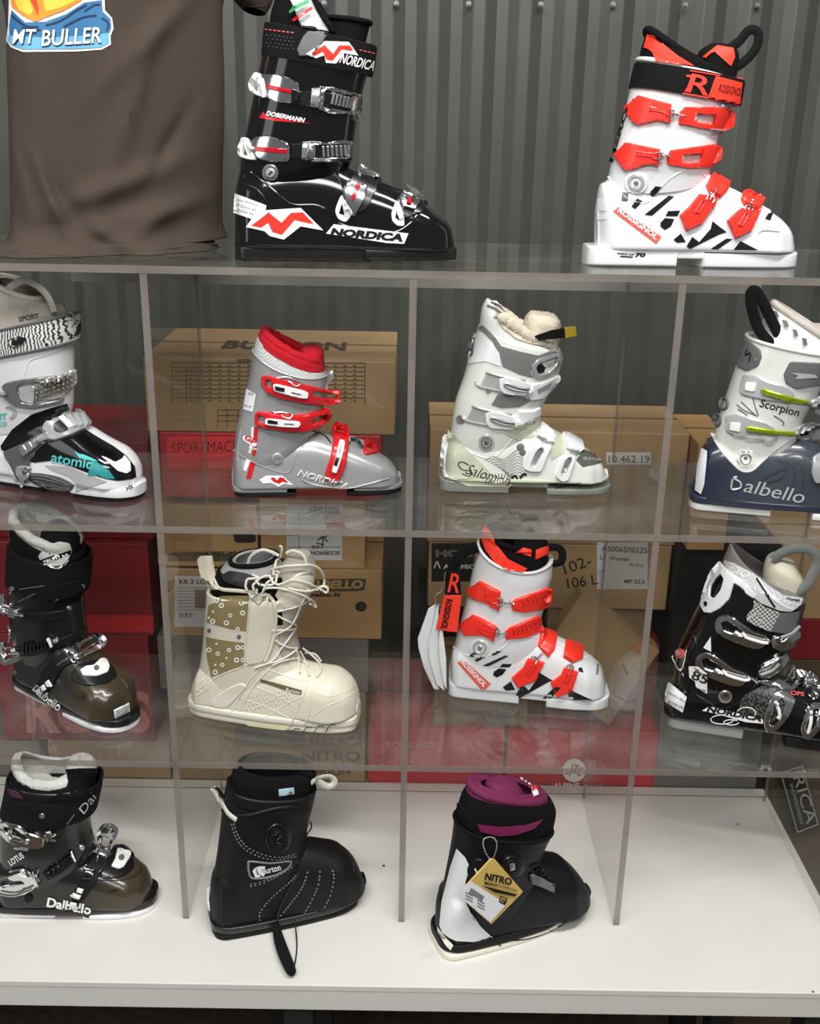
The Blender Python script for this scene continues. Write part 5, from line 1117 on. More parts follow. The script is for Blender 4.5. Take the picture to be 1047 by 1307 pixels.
chrome_buckle(b, [(0, 610), (40, 598), (110, 615), (160, 655), (235, 680), (235, 730), (190, 738), (110, 730), (50, 700), (10, 650)], [(30, 625), (90, 630), (150, 680), (130, 700), (70, 685)], [[(230, 668), (275, 672), (290, 660)], [(245, 650), (262, 690), (290, 700)], [(10, 640), (60, 690), (150, 715)]]); b.plate('buckle_catch', rnd([(238, 645), (268, 640), (275, 690), (245, 705)], .2), P_chr, .007)
chrome_buckle(b, [(0, 885), (50, 880), (100, 862), (150, 880), (200, 870), (215, 900), (190, 940), (140, 975), (60, 985), (0, 960), (0, 930), (90, 920), (140, 915), (120, 900), (60, 905), (0, 905)], None, [[(60, 860), (120, 850), (160, 880)], [(170, 870), (200, 940)], [(0, 975), (80, 985), (170, 950)]])
b.text('lettering', 'KRYPTON', (74, 752), (146, 758), 13, P_wht, .03, .001); b.text('lettering', 'LOTUS', (60, 838), (130, 792), 34, P_wht, .03, .001)
b.plate('ladder_strap', [(225, 870), (300, 830), (385, 760), (400, 800), (320, 870), (250, 905)], P_rub, .005)
for i in range(6): b.plate('strap_rung', [(250+i*24, 852-i*15), (260+i*24, 846-i*15), (272+i*22, 880-i*17), (262+i*22, 886-i*17)], P_black, .003, .005, 20, hit=False)
b.plate('white_keeper', [(365, 758), (372, 754), (392, 800), (384, 806)], P_wht, .004, .005, hit=False); b.plate('rivet', arc(420, 738, 14, 15, n=12), P_alu, .003, .003)
chrome_buckle(b, [(505, 660), (530, 635), (570, 632), (605, 655), (608, 690), (575, 730), (562, 790), (555, 810), (520, 795), (475, 770), (490, 740), (510, 720)], [(530, 690), (545, 675), (570, 680), (575, 700), (555, 760), (520, 750)], [[(480, 755), (560, 790)], [(520, 760), (498, 825)]])
b.decal('buckle_window', rnd([(535, 665), (560, 650), (585, 668), (575, 690), (540, 680)], .2), P_silv2, .009)
b.plate('instep_strap', [(375, 1010), (410, 930), (440, 850), (480, 790), (560, 810), (500, 920), (450, 1000), (415, 1030)], P_rub, .005)
b.plate('strap_window', [(445, 850), (500, 860), (480, 905), (430, 900)], P_black, .002, .006, hit=False)
for (x, y, w_) in ((408, 945, 32), (385, 975, 42), (370, 1018, 36)): b.plate('white_rung', rnd([(x, y), (x+w_, y+10), (x+w_-8, y+28), (x-6, y+18)], .2), P_wht, .002, .005, 20, hit=False)
b.plate('tongue_cap', rnd([(540, 840), (590, 730), (650, 730), (700, 780), (700, 850), (640, 900), (540, 910), (500, 880)], .25), P_black2, .003)
b.plate('white_cap_plate', rnd([(612, 742), (680, 760), (682, 785), (645, 845), (620, 855), (578, 840), (600, 800)], .2), P_wht, .003); b.plate('cap_screw', arc(632, 795, 15, 14, n=12), P_grey, .002, .001)
b.decal('dirt_scratch', [ribbon([(560+i*18, 980-i*4), (640+i*10, 940-i*5)], 3) for i in range(4)], P_ink, .0009)
b.decal('logo_backing', ribbon([(245, 1035), (330, 1050), (470, 1088)], 46), P_black2, .0008); b.text('lettering', 'Dalbello', (243, 1048), (472, 1090), 50, P_wht, .03, .0016); b.plate('pivot_screw', arc(150, 1005, 22), P_rub, .003)
b.cord('tongue_edge', [(430, 660), (470, 700), (420, 800), (380, 870)], .002, P_black2); b.cord('shell_seam', [(515, 912), (640, 912), (720, 880), (740, 830)], .0012, P_ink)

# ============================================================ 10 black and silver boot at the right edge
b = Boot('ski_boot', (820, 670, 4.216), (112, 1110), (560, 1172), Z3, .047, 'black ski boot with chrome buckles and grey suede lining, at the right edge')
b.loft('lower_shell', b.foot([(118, 1010, .018), (128, 900, .034), (170, 830, .040), (260, 790, .043), (400, 780, .045), (560, 780, .046), (700, 800, .046), (800, 840, .047), (900, 890, .049), (980, 940, .048), (1060, 1000, .044), (1100, 1040, .036), (1110, 1080, .030)], .022), P_black)
b.sole('heel_sole', 130, 545, 0, .022, mat('pale_grey_sole', (.33, .33, .32), .45), .036, .040, None, .02, .002); b.sole('heel_ledge', 112, 560, .0222, .030, P_black, .038, .042, None, .02, .002); b.sole('toe_sole', 760, 1120, 0, .022, P_rub, .044, .034, .045, .002, .03)
b.decal('textured_panel', [(560, 900), (620, 850), (700, 850), (800, 880), (790, 960), (700, 1060), (520, 1010), (530, 950)], pattern('dotted_carbon', 'voronoi', (.10, .10, .09), (.015, .015, .015), 260, .4, thr=.45), .001, 12)
b.loft('cuff', [((165, 950), (640, 880), .042, 2.4, -.010), ((170, 830), (700, 800), .050), ((188, 680), (770, 740), .054), ((250, 540), (800, 650), .056), ((320, 400), (840, 560), .057), ((390, 260), (868, 460), .056), ((428, 200), (880, 410), .054)], P_black, open_top=3)
P_suede = mat('grey_suede', (.22, .20, .20), .95, 0, 0, .8, 500, var=.15, vscale=40)
b.loft('liner', [((432, 260), (870, 450), .050), ((436, 200), (878, 400), .051, 2.3, -.004), ((452, 150), (882, 372), .048, 2.3, -.010), ((470, 100), (872, 350), .043, 2.3, -.012)], P_suede, open_top=2.6, wall=.009)
b.loft('liner_tongue', [((640, 420), (870, 380), .030), ((650, 250), (870, 300), .034), ((670, 180), (850, 262), .033), ((700, 155), (820, 205), .022)], mat('cream_lining', (.66, .62, .50), .8, 0, 0, .4, 400))
b.decal('mesh_quarter', [(445, 190), (500, 205), (600, 265), (690, 335), (760, 380), (860, 395), (850, 430), (800, 465), (740, 460), (640, 420), (560, 360), (480, 290), (440, 240)], P_mesh, .002, 10)
b.decal('light_swoosh', ribbon([(620, 290), (680, 370), (760, 430), (810, 450)], 14), P_wht, .003); b.decal('dark_swoosh', ribbon([(612, 285), (660, 360), (712, 440)], 10), P_ink, .0034); b.text('lettering', 'Woman', (768, 405), (840, 412), 16, P_ink, .03, .003)
for p_ in ((500, 240), (555, 262), (520, 275)): b.decal('loop_print', [arc(*p_, 26, 18), arc(*p_, 20, 13)], P_wht, .003)
b.decal('honeycomb_mesh', [(560, 490), (600, 440), (600, 400), (660, 440), (740, 470), (700, 560), (690, 575), (610, 540), (565, 515)], pattern('honeycomb', 'checker', (.62, .62, .60), (.10, .10, .10), 260, .6), .0012, 10)
b.decal('grey_front_panel', [(740, 470), (800, 470), (850, 460), (820, 560), (770, 582), (690, 572)], P_grey, .0014, 10)
sp = b.plate('white_spoiler', [rnd([(370, 250), (420, 195), (450, 230), (560, 310), (620, 380), (600, 395), (560, 370), (545, 340), (495, 312), (470, 400), (420, 450), (370, 475), (335, 470), (316, 430), (330, 360)], .15), rnd([(395, 290), (425, 262), (442, 290), (425, 350), (390, 395), (365, 385), (370, 330)], .2)], P_white, .003)
b.plate('spoiler_screw', arc(342, 424, 9, 14, n=10), P_ink, .001, .001, 20, sp, hit=False)
b.cord('pull_loop', [(700, 180), (740, 150), (790, 128), (860, 120), (915, 135), (940, 190), (915, 260), (880, 320), (825, 358)], .0085, mat('grey_webbing', (.20, .21, .20), .85, 0, 0, .5, 900), .006, flat=.02, flatten=.35)
for o, q in (((0, 0), 1), ((-105, 200), 1)):
    m_ = lambda L: [(x+o[0], y+o[1]) for x, y in L]
    f = b.plate('buckle_lever', [m_(rnd([(392, 530), (405, 495), (440, 480), (500, 495), (545, 530), (600, 570), (665, 590), (668, 625), (640, 660), (580, 655), (500, 625), (440, 600), (400, 570)], .25)), m_(rnd([(425, 520), (460, 510), (510, 540), (560, 580), (545, 590), (480, 575), (440, 560)], .2))], P_chr, .007)
    b.cord('lever_rod', m_([(500, 570), (560, 600), (640, 625), (670, 628)]), .0028, P_wht, .004, parent=f)
    c_ = b.plate('buckle_catch', m_(rnd([(700, 600), (730, 590), (735, 620), (800, 580), (835, 560), (840, 590), (800, 650), (745, 672), (700, 655), (690, 630)], .2)) if o[0] == 0 else rnd([(620, 790), (640, 750), (700, 720), (770, 680), (778, 710), (740, 770), (680, 810), (625, 815)], .2), P_chr, .007)
    b.cord('wire_bail', m_([(665, 615), (700, 620), (720, 640)]), .0022, P_chr, .004); b.cord('strap_rail', m_([(740, 600), (800, 575), (835, 540)]), .003, P_silv, .004)
b.decal('white_triangle', [(370, 600), (330, 660), (372, 682)], P_wht, .001); b.plate('round_badge', arc(203, 692, 26, n=14), P_redl, .0012, hit=False); b.decal('badge_mark', arc(203, 690, 12), P_silv2, .003)
b.decal('white_line', ribbon([(240, 672), (210, 785), (165, 715), (172, 706)], 5), P_wht, .001); b.decal('number_badge', [rnd([(252, 760), (300, 760), (350, 800), (350, 908), (290, 870), (285, 840), (255, 820)], .1)], P_wht, .001)
b.text('lettering', '85', (262, 826), (344, 858), 52, P_ink, .02, .0016); b.text('lettering', 'XX', (300, 886), (346, 896), 9, P_ink, .02, .0016)
pv = b.plate('pivot_disc', arc(447, 922, 38, 34), P_alu, .003); b.plate('pivot_ring', arc(447, 922, 27, 25), mat('bronze_badge', (.16, .11, .10), .3, .5), .0015, 0, 14, pv); b.plate('pivot_core', arc(450, 918, 9), P_ink, .001, 0, 14, pv)
b.decal('logo_backing', [(322, 998), (362, 975), (650, 1045), (650, 1068), (560, 1060), (400, 1015)], P_wht, .001); b.text('lettering', 'NORDICA', (345, 1003), (640, 1058), 34, P_ink, .05, .0018, .25)
for a_ in (arc(430, 1045, 62, 24, -150, 200, 12), arc(560, 1010, 50, 30, 150, 400, 12), arc(480, 1060, 40, 14, 0, 320, 12)): b.decal('flourish_line', ribbon(a_, 5), P_wht, .0014)
b.decal('price_sticker', [(145, 845), (240, 925), (218, 1008), (124, 950), (128, 900)], P_paper, .0012); b.text('handwriting', 'Nordica 85w', (140, 905), (230, 955), 12, P_grey, 0, .002); b.text('handwriting', '$299.99', (140, 960), (215, 995), 20, P_grey, 0, .002)
for pts, hole in (([(690, 920), (730, 890), (780, 900), (822, 940), (800, 1000), (760, 1060), (710, 1110), (670, 1108), (652, 1070), (660, 1010)], [(715, 950), (750, 925), (770, 960), (740, 1040), (700, 1080), (680, 1060)]), ([(900, 960), (950, 960), (990, 1000), (950, 1100), (900, 1150), (860, 1140), (850, 1090), (870, 1020)], [(905, 1000), (945, 990), (930, 1070), (890, 1120), (872, 1090)])):
    f = chrome_buckle(b, pts, hole); b.cord('buckle_rod', [hole[0], ((hole[0][0]+hole[3][0])/2+8, (hole[0][1]+hole[3][1])/2), hole[3]], .003, P_wht, .004, parent=f)
chrome_buckle(b, [(600, 840), (650, 825), (760, 850), (800, 760), (830, 800), (850, 860), (800, 900), (740, 885)], [(760, 860), (800, 800), (820, 850), (790, 880)]); chrome_buckle(b, [(820, 790), (880, 790), (930, 830), (960, 900), (940, 940), (900, 900), (860, 850)], [(870, 820), (905, 840), (930, 890), (905, 880)])
b.text('lettering', 'OPS', (796, 915), (868, 925), 22, P_redl, .02, .002); b.cord('shell_overlap', [(195, 760), (260, 880), (340, 940), (420, 985), (500, 960), (545, 880), (600, 830)], .0016, P_black); b.cord('cuff_edge', [(205, 610), (240, 575), (280, 600), (300, 700), (290, 760)], .0012, P_black2)
# ============================================================ 8 cream snowboard boot
P_ivory = mat('ivory_leather', (.72, .68, .56), .42, 0, .1, .25, 220, var=.03, vscale=30)
P_ivory2 = mat('pale_ivory_rubber', (.76, .73, .62), .45)
P_tan = mat('grey_beige_fabric', (.42, .39, .33), .8, 0, 0, .4, 500)
P_quilt = mat('quilted_khaki', (.27, .21, .09), .6, 0, .1, .5, 60)
P_lace = mat('cream_lace', (.72, .70, .62), .8)
b = Boot('snowboard_boot', (200, 640, 3.173), (160, 880), (700, 950), Z3, .047, 'cream lace-up snowboard boot with khaki quilted side panels, on the third shelf', 'snowboard boot')
b.loft('foot_shell', b.foot([(150, 790, .026), (165, 700, .036), (200, 640, .041), (300, 610, .044), (420, 610, .046), (520, 630, .047), (580, 655, .048), (640, 672, .050), (700, 680, .052), (760, 702, .052), (800, 745, .047), (815, 785, .040), (821, 815, .030)], .022, toe_w=.032, toe_round=True), P_ivory)
b.sole('outsole', 150, 812, 0, .012, P_ivory2, .038, .038, .049, .035, .06); b.sole('midsole', 144, 818, .0122, .026, P_ivory2, .040, .040, .052, .035, .06)
b.loft('upper', [((165, 730), (600, 680), .046, 2.4, -.006), ((188, 610), (566, 610), .050), ((200, 500), (556, 520), .053), ((207, 410), (580, 440), .055), ((210, 350), (610, 370), .055)], P_ivory, open_top=2, wall=.006)
b.loft('liner', [((240, 400), (600, 400), .048), ((236, 320), (618, 320), .049), ((250, 270), (620, 280), .047)], P_blackf, open_top=1.8, wall=.008)
b.loft('liner_collar', [((262, 320), (500, 360), .044), ((268, 262), (520, 300), .044), ((310, 230), (480, 225), .036)], mat('grey_inner_lining', (.33, .33, .34), .7, 0, 0, .3, 300), open_top=1.7, wall=.007); b.rim('black_roll', b.last, 1.9, .0045, P_blackf)
b.loft('tongue', [((470, 640), (575, 600), .032), ((478, 520), (560, 520), .036), ((480, 400), (600, 430), .041), ((478, 330), (635, 340), .043), ((505, 255), (640, 280), .042), ((540, 215), (615, 225), .030)], P_tan, open_top=0)
b.plate('back_tab', rnd([(172, 238), (186, 222), (214, 220), (222, 270), (228, 330), (258, 358), (212, 356), (192, 320)], .2), P_ivory, .005); b.cord('tab_edge', [(214, 222), (224, 280), (240, 330), (262, 355), (330, 362), (400, 368)], .004, P_ivory)
b.decal('quilted_panel', [(212, 420), (240, 408), (262, 382), (375, 380), (370, 440), (364, 525), (300, 515), (204, 490)], P_quilt, .0012, 10); b.decal('quilted_panel', [(202, 548), (260, 560), (355, 572), (352, 662), (300, 680), (222, 710), (205, 630)], P_quilt, .0012, 10)
b.plate('grey_rivet', arc(214, 522, 7, 9, n=10), P_grey, .001, .001, hit=False); b.plate('grey_rivet', arc(334, 547, 8, 9, n=10), P_grey, .001, .001, hit=False)
random.seed(3)
for cx, cy in ((302, 398), (345, 410), (265, 420), (232, 445), (300, 460), (350, 450), (330, 515), (285, 490), (230, 485), (215, 470), (245, 400), (245, 575), (295, 600), (250, 615), (325, 640), (285, 632), (240, 660), (215, 600), (350, 590), (240, 690), (330, 590), (350, 640), (268, 660)):
    r_ = random.choice((6, 9, 11)); b.decal('printed_emblem', [arc(cx, cy, r_, r_, n=8), arc(cx, cy, r_*.55, r_*.45, n=8)] if r_ > 6 else [arc(cx, cy, 5, 5, n=6)], P_wht, .0018, 30)
for p_ in ([(215, 450), (280, 438), (370, 445)], [(208, 470), (290, 475), (366, 490)], [(206, 590), (280, 582), (354, 600)], [(212, 640), (290, 622), (352, 630)], [(218, 680), (290, 660), (350, 645)]): b.cord('quilting_crease', p_, .0012, P_quilt)
b.cord('eyestay_edge', [(378, 375), (372, 460), (360, 560), (352, 660), (290, 690), (228, 720)], .0018, P_ivory); b.plate('eyestay', [(380, 385), (420, 378), (450, 390), (478, 440), (474, 520), (455, 590), (430, 650), (370, 660), (358, 640), (366, 560), (376, 460)], P_ivory, .003)
b.cord('eyestay_roll', [(436, 372), (466, 392), (482, 440), (478, 520), (462, 590), (440, 645)], .0034, P_ivory, .002)
b.plate('lace_tab', rnd([(385, 372), (430, 368), (436, 400), (415, 418), (392, 400)], .2), mat('pale_olive_webbing', (.50, .50, .40), .7), .003, .002)
b.plate('black_cushion', rnd([(268, 300), (300, 280), (360, 290), (420, 310), (440, 350), (400, 355), (330, 340), (280, 322)], .25), mat('black_quilt', (.02, .02, .022), .4, 0, .2), .006)
b.plate('black_gusset', [(484, 450), (508, 445), (512, 500), (484, 502)], P_blackf, .001, hit=False)
b.cord('panel_edge', [(352, 665), (410, 660), (450, 680), (560, 720), (625, 728)], .0014, P_ivory); b.cord('panel_edge', [(475, 660), (400, 740), (320, 870)], .0018, P_ivory); b.cord('panel_edge', [(455, 655), (380, 720), (300, 860)], .0018, P_ivory)
b.cord('panel_edge', [(620, 720), (590, 800), (540, 915)], .0018, P_ivory); b.cord('panel_edge', [(690, 690), (640, 740), (622, 850), (600, 905)], .0016, P_ivory); b.cord('toe_seam', [(640, 775), (700, 790), (770, 768), (808, 740)], .0012, P_ivory); b.cord('toe_seam', [(632, 870), (690, 830), (760, 800), (818, 762)], .0012, P_ivory)
for a_, c_ in (((400, 750), (560, 830)), ((350, 800), (540, 880)), ((560, 760), (360, 860)), ((590, 790), (430, 880))): b.cord('quilting_seam', [a_, ((a_[0]+c_[0])/2+4, (a_[1]+c_[1])/2-6), c_], .0011, P_ivory)
b.plate('heel_panel', [rnd([(215, 820), (240, 790), (300, 750), (345, 735), (368, 750), (330, 790), (290, 832), (240, 835)], .3)], P_ivory2, .002); b.cord('heel_edge', [(160, 760), (190, 770), (222, 740), (200, 700)], .0012, P_ivory)
for i in range(4): b.cord('heel_rib_edge', [(160+i*4, 790-i*26), (190+i*4, 770-i*26), (208+i*2, 740-i*24)], .0014, P_ivory)
b.decal('khaki_strip', [(418, 728), (424, 718), (590, 765), (586, 782), (560, 778)], mat('khaki_metal', (.16, .13, .07), .4, .3), .0014, 10); b.text('lettering', 'Burton', (524, 768), (580, 780), 14, P_wht, .0, .002)
b.decal('perforation', [arc(340+i*17+(j % 2)*8, 800+j*16-i*3, 2.4, n=5) for i in range(12) for j in range(4) if 800+j*16-i*3 > 745], P_tan, .001, 40); b.text('lettering', 'Burton', (196, 888), (262, 892), 12, mat('rose_print', (.5, .28, .25), .5), .0, .0008)
b.decal('sole_groove', [ribbon([(540+i*48, 946-i*4), (560+i*48, 920-i*5), (582+i*48, 922-i*6)], 4) for i in range(4)], P_grey, .0008); b.decal('sole_line', ribbon([(385, 935), (450, 940), (540, 938)], 5), mat('ochre_rubber', (.30, .25, .06), .6), .0008)
b.decal('clear_window', [(350, 895), (450, 906), (550, 905), (520, 930), (400, 928)], mat('pale_lime_rubber', (.72, .70, .45), .3), .0008)
LZ = [[(620, 395), (560, 425), (500, 440), (482, 440)], [(612, 350), (580, 420), (540, 500), (470, 545)], [(480, 455), (530, 480), (560, 500), (545, 515), (470, 520)], [(555, 515), (520, 570), (470, 640), (400, 670)], [(480, 560), (530, 590), (560, 600), (500, 640), (440, 655)], [(560, 590), (570, 650), (580, 700)], [(575, 610), (600, 650), (612, 690), (620, 712)], [(590, 600), (640, 640), (668, 680), (650, 715)], [(600, 620), (640, 625), (665, 655)], [(470, 660), (520, 640), (570, 640), (615, 670)]]
mb = MB_()
for L_ in LZ: b.cord('lace', L_, .0017, P_lace, .003, add=mb)
mk('lace', mb.v, mb.f, P_lace, b.root)
b.cord('lace_bow', [(402, 385), (372, 340), (385, 315), (430, 330), (480, 325), (500, 290), (515, 210), (505, 200)], .0021, P_lace, .012); b.cord('lace_bow', [(415, 370), (400, 330), (440, 300), (500, 330), (560, 310), (620, 335), (660, 360), (665, 340), (640, 335), (600, 350), (540, 340)], .0021, P_lace, .012)
b.cord('lace_bow', [(440, 350), (470, 300), (540, 270), (600, 265), (640, 290), (645, 330), (620, 345)], .0021, P_lace, .014); b.cord('lace_bow', [(430, 400), (440, 350), (480, 340), (550, 350), (600, 380), (620, 415), (600, 400)], .002, P_lace, .012)
b.cord('lace_bow', [(372, 270), (385, 220), (430, 192), (470, 200), (500, 215)], .003, P_lace, .006, flat=.0); b.cord('lace_bow', [(530, 205), (560, 195), (600, 215), (612, 260), (605, 300)], .003, P_lace, .006, flat=.01)
b.cord('tongue_edge', [(484, 430), (520, 350), (570, 300), (620, 285)], .0028, P_ivory); b.decal('tongue_overlay', [(500, 340), (560, 300), (635, 300), (630, 360), (590, 420), (520, 430), (480, 380)], P_ivory, .0015, 10)

# ============================================================ 12 black snowboard boot
P_neo = mat('black_nubuck', (.005, .005, .0055), .55, 0, 0, .25, 300, spec=.3)
P_stitch = mat('grey_thread', (.22, .22, .23), .8)
b = Boot('snowboard_boot', (200, 930, 3.173), (250, 868), (740, 768), 0, .047, 'black snowboard boot with grey stitching and a dangling pull handle, on the counter', 'snowboard boot')
b.loft('foot_shell', b.foot([(212, 720, .030), (222, 620, .038), (260, 540, .042), (380, 480, .044), (520, 455, .046), (600, 455, .047), (680, 468, .050), (740, 482, .052), (790, 515, .051), (822, 560, .046), (838, 610, .037), (842, 650, .028)], .022, toe_w=.030, toe_round=True), P_neo)
b.sole('outsole', [-.006, 0], [.255, 0], 0, .011, P_rub, .046, .040, .049, .022, .06); b.sole('midsole', [-.008, 0], [.257, 0], .0112, .026, P_black2, .046, .040, .051, .035, .06)
b.loft('upper', [((215, 700), (640, 560), .046, 2.4), ((238, 570), (606, 500), .050), ((256, 440), (600, 440), .054), ((266, 350), (614, 350), .055), ((275, 280), (632, 280), .055), ((285, 230), (645, 225), .053)], P_neo, open_top=2, wall=.006)
b.loft('liner', [((300, 300), (610, 300), .047), ((305, 200), (636, 190), .048), ((318, 172), (640, 160), .046), ((330, 150), (600, 150), .042)], P_blackf, open_top=2.6, wall=.008)
b.plate('inner_label', [(494, 246), (556, 238), (558, 264), (496, 274)], mat('pale_blue_label', (.42, .62, .68), .5), .0008, hit=False); b.text('lettering', 'HW', (534, 264), (550, 262), 12, P_ink, .04, .003)
b.cord('back_loop', [(232, 240), (250, 262), (264, 290), (292, 340), (326, 368)], .0055, mat('ivory_webbing', (.66, .66, .60), .7), .002, flatten=.35); b.plate('back_loop_tip', rnd([(228, 238), (244, 236), (276, 275), (268, 282), (250, 270)], .2), P_neo, .003, hit=False)
b.cord('front_loop', [(622, 214), (650, 196), (690, 190), (710, 205), (706, 225), (680, 232), (640, 205)], .0055, mat('ivory_webbing', (.66, .66, .60), .7), .004, flatten=.4)
b.cord('collar_edge', [(265, 330), (300, 350), (380, 350), (480, 325), (560, 320), (620, 335)], .0035, P_neo); b.cord('collar_edge', [(290, 200), (310, 250), (330, 310), (400, 330)], .003, P_blackf)
b.plate('dial_housing', arc(492, 440, 52, 60), P_black2, .004); b.plate('lace_dial', arc(490, 445, 36, 42), P_rub, .008, .002); b.cord('dial_mark', [(480, 425), (500, 430), (485, 450), (505, 465)], .0022, P_black, .001)
def stitch(b, pts, w=5, step=13, m=None):
    P = crom(pts, 12); out = []; acc = 0; last = P[0]
    for i in range(1, len(P)):
        acc += np.linalg.norm(P[i]-last); last = P[i]
        if acc >= step:
            t = P[i]-P[i-1]; t = t/(np.linalg.norm(t)+1e-9); n_ = np.array([-t[1], t[0]])
            a_ = P[i]-t*step*.33; c_ = P[i]+t*step*.28
            out.append([tuple(a_+n_*w*.5), tuple(c_+n_*w*.5), tuple(c_-n_*w*.5), tuple(a_-n_*w*.5)]); acc = 0
    b.decal('stitching', out, m or P_stitch, .001, 40)
for L_ in ([(303, 375), (318, 430), (350, 480), (410, 515), (480, 530), (560, 518)], [(312, 372), (328, 425), (360, 472), (420, 505), (490, 520), (560, 508)], [(366, 640), (430, 625), (500, 590), (548, 560)], [(366, 632), (430, 616), (500, 581), (545, 552)],
           [(585, 570), (540, 620), (470, 680), (420, 740), (418, 778)], [(614, 570), (590, 640), (540, 710), (495, 765)], [(662, 562), (655, 630), (625, 700), (595, 752)], [(706, 562), (718, 600), (705, 670), (675, 732)]): stitch(b, L_)
b.cord('badge_edge', [(380, 538), (460, 545), (530, 538), (545, 545), (520, 575), (460, 600), (390, 606), (374, 580), (372, 548)], .0022, P_stitch, closed=True)
b.decal('arrow_mark', [[(388, 575), (400, 560), (408, 590), (425, 590), (418, 600), (400, 602)], [(402, 560), (418, 556), (440, 556), (438, 568), (422, 568), (426, 580), (440, 582), (434, 596), (416, 594)]], P_wht, .001); b.text('lettering', 'Burton', (430, 590), (504, 572), 26, P_wht, .02, .001)
b.plate('heel_tag', [(205, 645), (214, 640), (212, 700), (216, 740), (206, 720)], P_wht, .001, hit=False)
b.cord('lace_cable', [(616, 375), (620, 400), (600, 430), (608, 440)], .0014, P_ink, .003)
b.cord('lace_cable', [(560, 530), (580, 570), (540, 640), (500, 720), (488, 780)], .0016, P_ink); b.cord('toe_seam', [(668, 500), (740, 500), (790, 540), (800, 580)], .0014, P_neo)
def puller():
    pts = [atz(*b.c(p), .0125) for p in ((482, 800), (495, 850), (515, 910), (540, 970), (552, 990))]
    X = [b.toL(p) for p in pts]; X[0] = b.uv((482, 792), .05); X[0] = np.array([X[0][0], -.052, X[0][1]])
    mb = MB_().tube(crom(X, 5), .007, 10, rs=[.0060+.0042*math.sin(PI*min(1, i/20)) for i in range(21)], flat=1.0)
    mk('pull_handle', mb.v, mb.f, P_fab, b.root)
    q = [b.toL(atz(*b.c(p), .0025)) for p in ((560, 812), (568, 870), (562, 940), (550, 985))]; q[0] = np.array([b.uv((560, 812), .05)[0], -.05, .02])
    mb = MB_().tube(crom(q, 5), .0013, 6); mk('pull_cable', mb.v, mb.f, P_ink, b.root)
puller()

# ============================================================ 13 white, black and magenta snowboard boot with swing tag
P_mag = mat('magenta_mesh', (.15, .008, .06), .75, 0, 0, 1, 420, var=.12, vscale=200); P_mag2 = mat('magenta_fabric', (.17, .008, .065), .6)
P_navyf = mat('ink_black_softshell', (.004, .0045, .007), .5, 0, 0, .15, 300, spec=.3)
b = Boot('snowboard_boot', (500, 930, 3.173), (245, 945), (740, 815), 0, .047, 'black and white snowboard boot with magenta lining, on the counter', 'snowboard boot')
b.loft('foot_shell', b.foot([(186, 800, .030), (196, 720, .038), (230, 640, .042), (340, 560, .044), (470, 520, .046), (560, 512, .047), (630, 520, .050), (690, 530, .052), (740, 565, .051), (772, 610, .046), (786, 670, .036), (790, 705, .028)], .022, toe_w=.030, toe_round=True), P_navyf)
b.sole('outsole', [-.014, 0], [.227, 0], 0, .012, P_ivory2, .048, .038, .049, .022, .06); b.sole('midsole', [-.012, 0], [.229, 0], .0122, .028, P_rub, .046, .040, .050, .035, .06)
b.loft('upper', [((192, 780), (640, 620), .046, 2.4), ((215, 660), (600, 560), .050), ((240, 550), (590, 500), .054), ((256, 460), (612, 440), .056), ((264, 380), (638, 385), .056)], P_navyf, open_top=2, wall=.005)
b.rim('collar_edge', b.last, 4, .003, P_blackf)
b.loft('liner', [((275, 420), (630, 420), .049), ((276, 340), (650, 350), .049), ((290, 285), (655, 310), .046), ((308, 252), (640, 275), .042)], P_blackf, open_top=2, wall=.006)
b.loft('liner_lining', [((300, 330), (630, 330), .042), ((300, 275), (640, 298), .043), ((316, 238), (615, 268), .039), ((340, 222), (590, 248), .033)], P_mag, open_top=2.6, wall=.012)
b.rim('mesh_roll', b.last, 2.2, .0075, P_mag, fuzz=.0006, off=-.002)
b.loft('liner_tongue', [((400, 340), (560, 320), .024), ((390, 280), (540, 275), .027), ((385, 235), (520, 235), .026), ((410, 208), (500, 212), .016)], P_mag)
b.decal('magenta_band', [(290, 372), (340, 384), (440, 396), (540, 388), (612, 366), (575, 404), (500, 430), (430, 433), (350, 412), (310, 394)], P_mag2, .002, 10)
b.decal('white_heel_panel', [(266, 485), (300, 520), (318, 560), (300, 620), (300, 700), (330, 770), (372, 812), (412, 848), (330, 862), (262, 858), (234, 845), (208, 826), (196, 796), (205, 700), (240, 560)], P_white, .0014, 12)
b.decal('white_heel_rubber', [(188, 800), (216, 838), (240, 862), (250, 880), (240, 896), (214, 870), (190, 835)], P_ivory2, .0016, 12); b.text('lettering', 'TLS', (186, 838), (212, 858), 15, P_grey, .03, .0028)
b.cord('panel_edge', [(265, 488), (318, 560), (300, 620), (300, 700), (330, 770), (380, 830), (442, 880)], .0014, P_navyf); b.cord('foot_seam', [(330, 700), (370, 800), (440, 850), (560, 850), (700, 790), (780, 700)], .0014, P_navyf); b.cord('foot_seam', [(340, 690), (420, 660), (520, 670), (560, 655)], .0014, P_navyf)
for i in range(3): b.cord('heel_crease', [(212, 690+i*24), (250, 710+i*26), (310, 740+i*28), (370, 820+i*14)], .0014, P_white)
b.plate('lace_dial', arc(350, 572, 42, 50), P_black2, .005); b.decal('dial_mark', ribbon([(338, 565), (348, 585), (352, 575)], 6), P_wht, .001); b.plate('lace_dial', arc(488, 552, 48, 44), P_black2, .006); b.plate('dial_face', arc(488, 555, 28, 26), P_rub, .003); b.plate('dial_badge', [(478, 548), (498, 545), (500, 570), (480, 576)], P_alu, .001, hit=False)
b.plate('side_strap', [(268, 300), (285, 310), (310, 345), (352, 390), (370, 430), (350, 430), (290, 385), (266, 350)], P_blackf, .003)
b.plate('pull_tab', [(556, 590), (568, 584), (656, 630), (652, 658), (560, 622)], P_grey, .004, .004)
